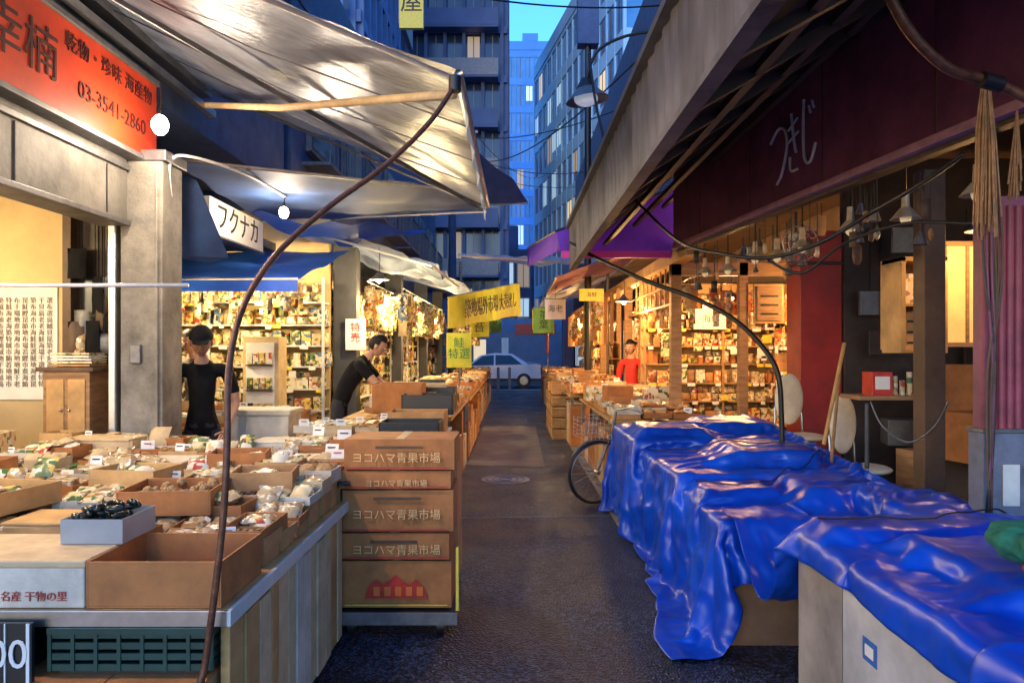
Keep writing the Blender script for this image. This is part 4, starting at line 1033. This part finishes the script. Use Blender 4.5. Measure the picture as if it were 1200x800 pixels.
b.box(-2.2,-1.5,42.42,42.46,.5,2.2,litw); b.box(-.6,-.2,42.42,42.46,.6,2.3,pale); b.obj("shuttered_shopfront")
b=MB(); b.cyl((-2.1,26,0),(-2.1,26,11),.16,.12,conc_d,14)
for z in(8.2,9.2): b.box(-3,-1.2,25.93,26.07,z,z+.1,steel_d)
b.cyl((-1.75,26,6.6),(-1.75,26,7.4),.22,.22,steel_d,14); b.obj("utility_pole")
b=MB()
for (p,q,s) in(((-2.8,26,8.3),(6,40,11),.8),((-1.4,26,9.3),(3,60,16),1),((-1.3,26,8.3),(1.9,9,5.5),.6),((-2.4,26,9.3),(2.6,14,6.4),.5),((-2,26,7.6),(-2.7,9,6),.4),((-2.9,9,6.5),(2.6,12,7.2),.3),((-1.2,26,8.3),(2.5,20,6.5),.3)):
    p=Vector(p);q=Vector(q); b.tube([p.lerp(q,t/16)-Vector((0,0,s*4*(t/16)*(1-t/16))) for t in range(17)],.014,black,5)
b.obj("overhead_cables")
b=MB(); c0=Vector((.92,9.2,4.75))
b.cyl((2.42,9.2,3.5),(2.42,9.2,7.2),.06,.05,black,12); b.tube([(2.42,9.2,5.4),(1.7,9.2,5.55),(1.1,9.2,5.35),c0+Vector((0,0,.2))],.02,black,8,smooth_sub=5)
b.cyl(c0+Vector((0,0,.22)),c0+Vector((0,0,.10)),.06,.12,black,20); b.cyl(c0+Vector((0,0,.10)),c0+Vector((.02,0,-.05)),.12,.27,steel_d,24,False); b.ball(c0+Vector((0,0,-.03)),(.15,.15,.09),M("globe",(.75,.8,.85),.2,.05,5,emis=.3,ecol=(.7,.85,1)),18,10)
b.obj("street_lamp")
b=MB(); b.box(1.25,1.65,14,14.3,7.4,8.6,M("dark_blue_box",(.05,.09,.20))); b.cyl((1.45,14.15,0),(1.45,14.15,9.3),.07,.06,black)
b.box(1.0,1.9,14.1,14.2,9.0,9.08,steel_d); b.obj("transformer_pole",.01)
b=sheet([(.0,11.0,4.15),(.25,11.6,3.9),(-1.3,12.4,4.0),(-1.1,10.6,4.9)],10,8,awn_navy,.03,.02); b.tube([(.25,11.6,3.9),(-1.3,12.4,4.0)],.015,pipe_w); b.obj("dark_awning")
b=MB(); b.box(-3.05,-2.4,20,20.15,10.3,12.9,yellow0); b.box(-3.1,-2.95,20.15,22,10.5,12.7,steel_d); o=b.obj("vertical_sign",.01); text("居\n酒\n屋",(-2.72,19.99,11.6),0,.62,black,o)
# ------------------------------------------------------------------ people
def person(name,loc,yaw,J,shirt,pants,head_pitch=0,head_yaw=0,hat=None,longs=False,scale=1.0):
    j=dict(pelvis=(0,0,.94),waist=(0,0,1.08),chest=(0,.01,1.26),neckb=(0,0,1.42),neck=(0,.02,1.50),hb=(0,.03,1.57),
      shL=(-.17,0,1.40),shR=(.17,0,1.40),elL=(-.23,.0,1.12),elR=(.23,.0,1.12),wrL=(-.22,.10,.88),wrR=(.22,.10,.88),
      hpL=(-.09,0,.90),hpR=(.09,0,.90),knL=(-.10,.02,.50),knR=(.10,.02,.50),anL=(-.10,-.02,.09),anR=(.10,-.02,.09),toL=(-.12,.15,.035),toR=(.12,.15,.035))
    j.update(J); j={k:Vector(v) for k,v in j.items()}
    V=[];Rr=[];E=[];roots=[]
    def av(p,r): V.append(Vector(p));Rr.append(r);return len(V)-1
    idx={}
    rad=dict(pelvis=.135,waist=.12,chest=.135,neckb=.085,neck=.055,hb=.05,shL=.068,shR=.068,elL=.042,elR=.042,wrL=.027,wrR=.027,hpL=.085,hpR=.085,knL=.058,knR=.058,anL=.042,anR=.042,toL=.035,toR=.035)
    for k in j: idx[k]=av(j[k],rad[k])
    segs=[]
    def e(a,c,lab): E.append((idx[a],idx[c])); segs.append((j[a],j[c],rad[a],rad[c],lab))
    e('pelvis','waist','shirt');e('waist','chest','shirt');e('chest','neckb','shirt');e('neckb','neck','skin');e('neck','hb','skin')
    for s in'LR':
        e('neckb','sh'+s,'shirt')
        mid=j['sh'+s].lerp(j['el'+s],.62); idx['m'+s]=av(mid,.055); j['m'+s]=mid; rad['m'+s]=.055
        e('sh'+s,'m'+s,'shirt'); e('m'+s,'el'+s,'shirt' if longs else 'skin'); e('el'+s,'wr'+s,'shirt' if longs else 'skin')
        e('pelvis','hp'+s,'pants'); e('hp'+s,'kn'+s,'pants'); e('kn'+s,'an'+s,'pants'); e('an'+s,'to'+s,'shoe')
        d=(j['wr'+s]-j['el'+s]).normalized(); palm=j['wr'+s]+d*.06; idx['p'+s]=av(palm,.032); j['p'+s]=palm; rad['p'+s]=.032
        e('wr'+s,'p'+s,'skin')
        side=d.cross(Vector((0,1,.3))).normalized(); nrm=side.cross(d).normalized()
        inw=1 if s=='L' else -1
        for k,(o_,l) in enumerate(((-.028,.075),(-.009,.085),(.010,.08),(.028,.062))):
            b0=palm+side*o_; a0=av(b0,.010); a1=av(b0+d*.045,.009); a2=av(b0+d*(.045+l*.45)+nrm*.012,.008); a3=av(b0+d*(.04+l*.8)+nrm*.035,.007)
            E.extend([(a0,a1),(a1,a2),(a2,a3)]); roots.append(a0); segs.append((V[a0],V[a3],.01,.01,'skin'))
        a0=av(palm-d*.02+side*.025*inw,.011); a1=av(palm+side*.055*inw+d*.015+nrm*.01,.010); a2=av(palm+side*.065*inw+d*.045+nrm*.02,.008)
        E.extend([(a0,a1),(a1,a2)]); roots.append(a0); segs.append((V[a0],V[a2],.01,.01,'skin'))
    me=bpy.data.meshes.new("p"); me.from_pydata([tuple(v) for v in V],E,[]); o=bpy.data.objects.new("p",me); sc.collection.objects.link(o)
    md=o.modifiers.new("k","SKIN"); md.branch_smoothing=.6
    sv=me.skin_vertices[0].data
    for i,r in enumerate(Rr): sv[i].radius=(r,r); sv[i].use_root=False
    sv[idx['pelvis']].use_root=True
    for r in roots: sv[r].use_root=True
    sb=o.modifiers.new("s","SUBSURF"); sb.levels=2; sb.render_levels=2
    bpy.context.view_layer.update()
    bm=bpy.data.meshes.new_from_object(o.evaluated_get(bpy.context.evaluated_depsgraph_get()))
    bpy.data.objects.remove(o)
    b=MB(); b.T=Matrix.Translation(loc)@Matrix.Rotation(yaw,4,'Z')@Matrix.Scale(scale,4)
    mats=dict(shirt=shirt,pants=pants,skin=skin,shoe=black)
    vv=[v.co.copy() for v in bm.vertices]
    groups={k:[] for k in mats}
    for p in bm.polygons:
        c=p.center; best=None
        for (a,c2,ra,rb_,lab) in segs:
            ab=c2-a; t=max(0,min(1,(c-a).dot(ab)/max(ab.length_squared,1e-9))); dd=(c-(a+ab*t)).length-(ra+(rb_-ra)*t)
            if best is None or dd<best[0]: best=(dd,lab)
        groups[best[1]].append(tuple(p.vertices))
    o0=len(b.v)
    vv2=[]
    for v in vv:
        f=.012*noise.noise(v*7)+.006*noise.noise(v*18) if v.z<1.42 else 0
        vv2.append(v+Vector((f,f*.8,0)) if abs(v.x)<.2 or v.z>1.1 else v)
    b.add(vv2,[],shirt)
    for lab,fl in groups.items():
        k=b.mi(mats[lab])
        for f in fl: b.f.append([i+o0 for i in f]); b.m.append(k); b.sm.append(True)
    hc=j['hb']+Vector((0,.02,.0))
    base=b.T
    b.T=base@Matrix.Translation(hc)@Matrix.Rotation(head_yaw,4,'Z')@Matrix.Rotation(-head_pitch,4,'X')@Matrix.Translation((0,0,.075))
    def hd(q):
        q=q.copy()
        if q.z<-.02: k=min(1,(-q.z-.02)/.1); q.x*=1-.35*k; q.y=q.y*(1-.15*k)+.012*k
        if q.y>.05: q.y=.05+(q.y-.05)*.75
        return q
    b.ball((0,0,0),(.076,.098,.118),skin,24,18,fn=hd)
    b.ball((0,.095,-.02),(.012,.02,.022),skin,10,8)
    b.ball((0,.083,-.062),(.024,.008,.007),M("lips",(.35,.12,.10)),10,6)
    for s in(-1,1):
        b.ball((s*.031,.083,.006),(.014,.008,.007),white,10,6); b.ball((s*.031,.0895,.006),(.006,.004,.006),black,8,6)
        b.box(s*.031-.016,s*.031+.016,.086,.092,.022,.027,hairm); b.ball((s*.078,-.005,-.01),(.012,.02,.03),skin,10,8)
    b.ball((0,-.006,.008),(.085,.106,.124),hairm,28,20,fn=lambda q:hd(q)*(1+.05*noise.noise(q*40)),keep=lambda c:(c.z>.055) or (c.y<-.015 and c.z>-.075) or (c.y<.02 and c.z>-.0 and abs(c.x)>.06))
    if hat:
        b.ball((0,-.004,.035),(.094,.114,.108),hat,24,14,keep=lambda c:c.z>.0); 
        b.add([(-.07,.085,.045),(.07,.085,.045),(.055,.165,.030),(0,.18,.028),(-.055,.165,.030),(-.07,.085,.052),(.07,.085,.052),(.055,.165,.037),(0,.18,.035),(-.055,.165,.037)],[(0,1,2,3,4),(5,6,7,8,9),(1,2,7,6),(2,3,8,7),(3,4,9,8),(4,0,5,9)],hat)
    b.T=None
    return b.obj(name)
navy=M("navy_trousers",(.02,.022,.03),.85,.3,12)
person("market_worker",(-2.60,6.2,.0),math.radians(180+20),dict(neck=(0,.04,1.50),hb=(0,.055,1.56),shL=(-.20,0,1.40),shR=(.20,0,1.40),chest=(0,.01,1.24),elL=(-.26,-.01,1.12),elR=(.26,-.02,1.12),wrL=(-.19,.18,.93),wrR=(.22,.14,.90)),blackc,navy,head_pitch=.3,hat=blackc,scale=1.02)
person("market_worker",(-3.45,8.05,0),math.radians(180-20),{},M("grey_shirt",(.10,.09,.09),.8),navy,head_pitch=.2,scale=1.03)
person("market_worker",(-1.90,8.3,0),math.radians(-90),dict(pelvis=(0,-.05,.98),waist=(0,.02,1.13),chest=(0,.12,1.29),neckb=(0,.22,1.42),neck=(0,.29,1.48),hb=(0,.33,1.52),
  shL=(-.17,.21,1.38),shR=(.17,.21,1.38),elL=(-.20,.38,1.16),elR=(.20,.40,1.18),wrL=(-.14,.60,1.10),wrR=(.15,.62,1.11),hpL=(-.09,-.05,.93),hpR=(.09,-.05,.93)),blackc,navy,head_pitch=.5,scale=1.04)
person("market_shopper",(1.92,11.85,0),math.radians(150),{},M("red_shirt",(.60,.03,.02),.8,.2,8),navy,head_pitch=.2,longs=True,scale=1.0)

# ------------------------------------------------------------------ lights
warm=(1,.54,.19); w2=(1,.76,.48); yel=(1,.74,.36)
lamp((-2.38,5.0,3.12),70,False,(1,.80,.58),"bracket_lamp",.2,bare=.055,r=.08)
lamp((-2.16,7.0,2.90),75,False,(1,.80,.58),"bracket_lamp",.12,bare=.045)
lamp((-3.6,3.0,2.40),140,True,w2); lamp((-4.2,5.0,2.45),65,True,yel)
lamp((-1.9,2.45,3.1),120,True,w2,cord=.3)  # added lamp, kept out of view, to warm the table and carton stack
lamp((-3.7,8.0,2.15),120,True,yel,cord=.4); lamp((-2.9,8.9,2.5),80,True,yel,cord=.2)
lamp((-1.6,8.9,2.45),100,True,yel)
for y,w in((11.2,170),(14.2,190),(18,220)): lamp((-1.75,y,2.40),w,True,yel)
for x,y,w in((2.9,9.8,140),(1.6,10.6,110),(2.3,13.6,200),(1.6,16.5,170),(2.0,20,220),(3.4,8.0,50)): lamp((x,y,2.3),w,True,warm)
lamp((2.95,4.6,2.35),20,True,warm)
lamp((3.6,3.0,2.3),10,True,warm)

# ------------------------------------------------------------------ world, sun, camera
w=bpy.data.worlds.new("World"); sc.world=w; w.use_nodes=True; nt=w.node_tree
bg=nt.nodes["Background"]; sky=nt.nodes.new("ShaderNodeTexSky"); sky.sky_type='NISHITA'; sky.sun_disc=False
el=math.radians(5.0); az=math.radians(200)
sky.sun_elevation=el; sky.sun_rotation=az; sky.ozone_density=5; sky.air_density=1.2
hs=nt.nodes.new("ShaderNodeMix"); hs.data_type='RGBA'; hs.blend_type='MULTIPLY'; hs.inputs[0].default_value=1; hs.inputs[7].default_value=(.88,1.02,1.28,1)
nt.links.new(sky.outputs[0],hs.inputs[6]); nt.links.new(hs.outputs[2],bg.inputs[0]); bg.inputs[1].default_value=.95
sl=bpy.data.lights.new("sun",'SUN'); sl.energy=.05; sl.angle=math.radians(10); sl.color=(1,.8,.6)
so=bpy.data.objects.new("sun",sl); sc.collection.objects.link(so)
dv=Vector((math.sin(az)*math.cos(el),math.cos(az)*math.cos(el),math.sin(el)+.2)); so.rotation_euler=dv.to_track_quat('Z','Y').to_euler()
cam=bpy.data.cameras.new("camera"); co=bpy.data.objects.new("camera",cam); sc.collection.objects.link(co); sc.camera=co
co.location=(0,0,1.6); co.rotation_euler=(math.radians(90),0,0); cam.lens=26; cam.sensor_width=36; cam.shift_y=10/1200; cam.clip_end=2000; cam.clip_start=.05
sc.view_settings.view_transform='Standard'; sc.view_settings.look='None'; sc.view_settings.exposure=0
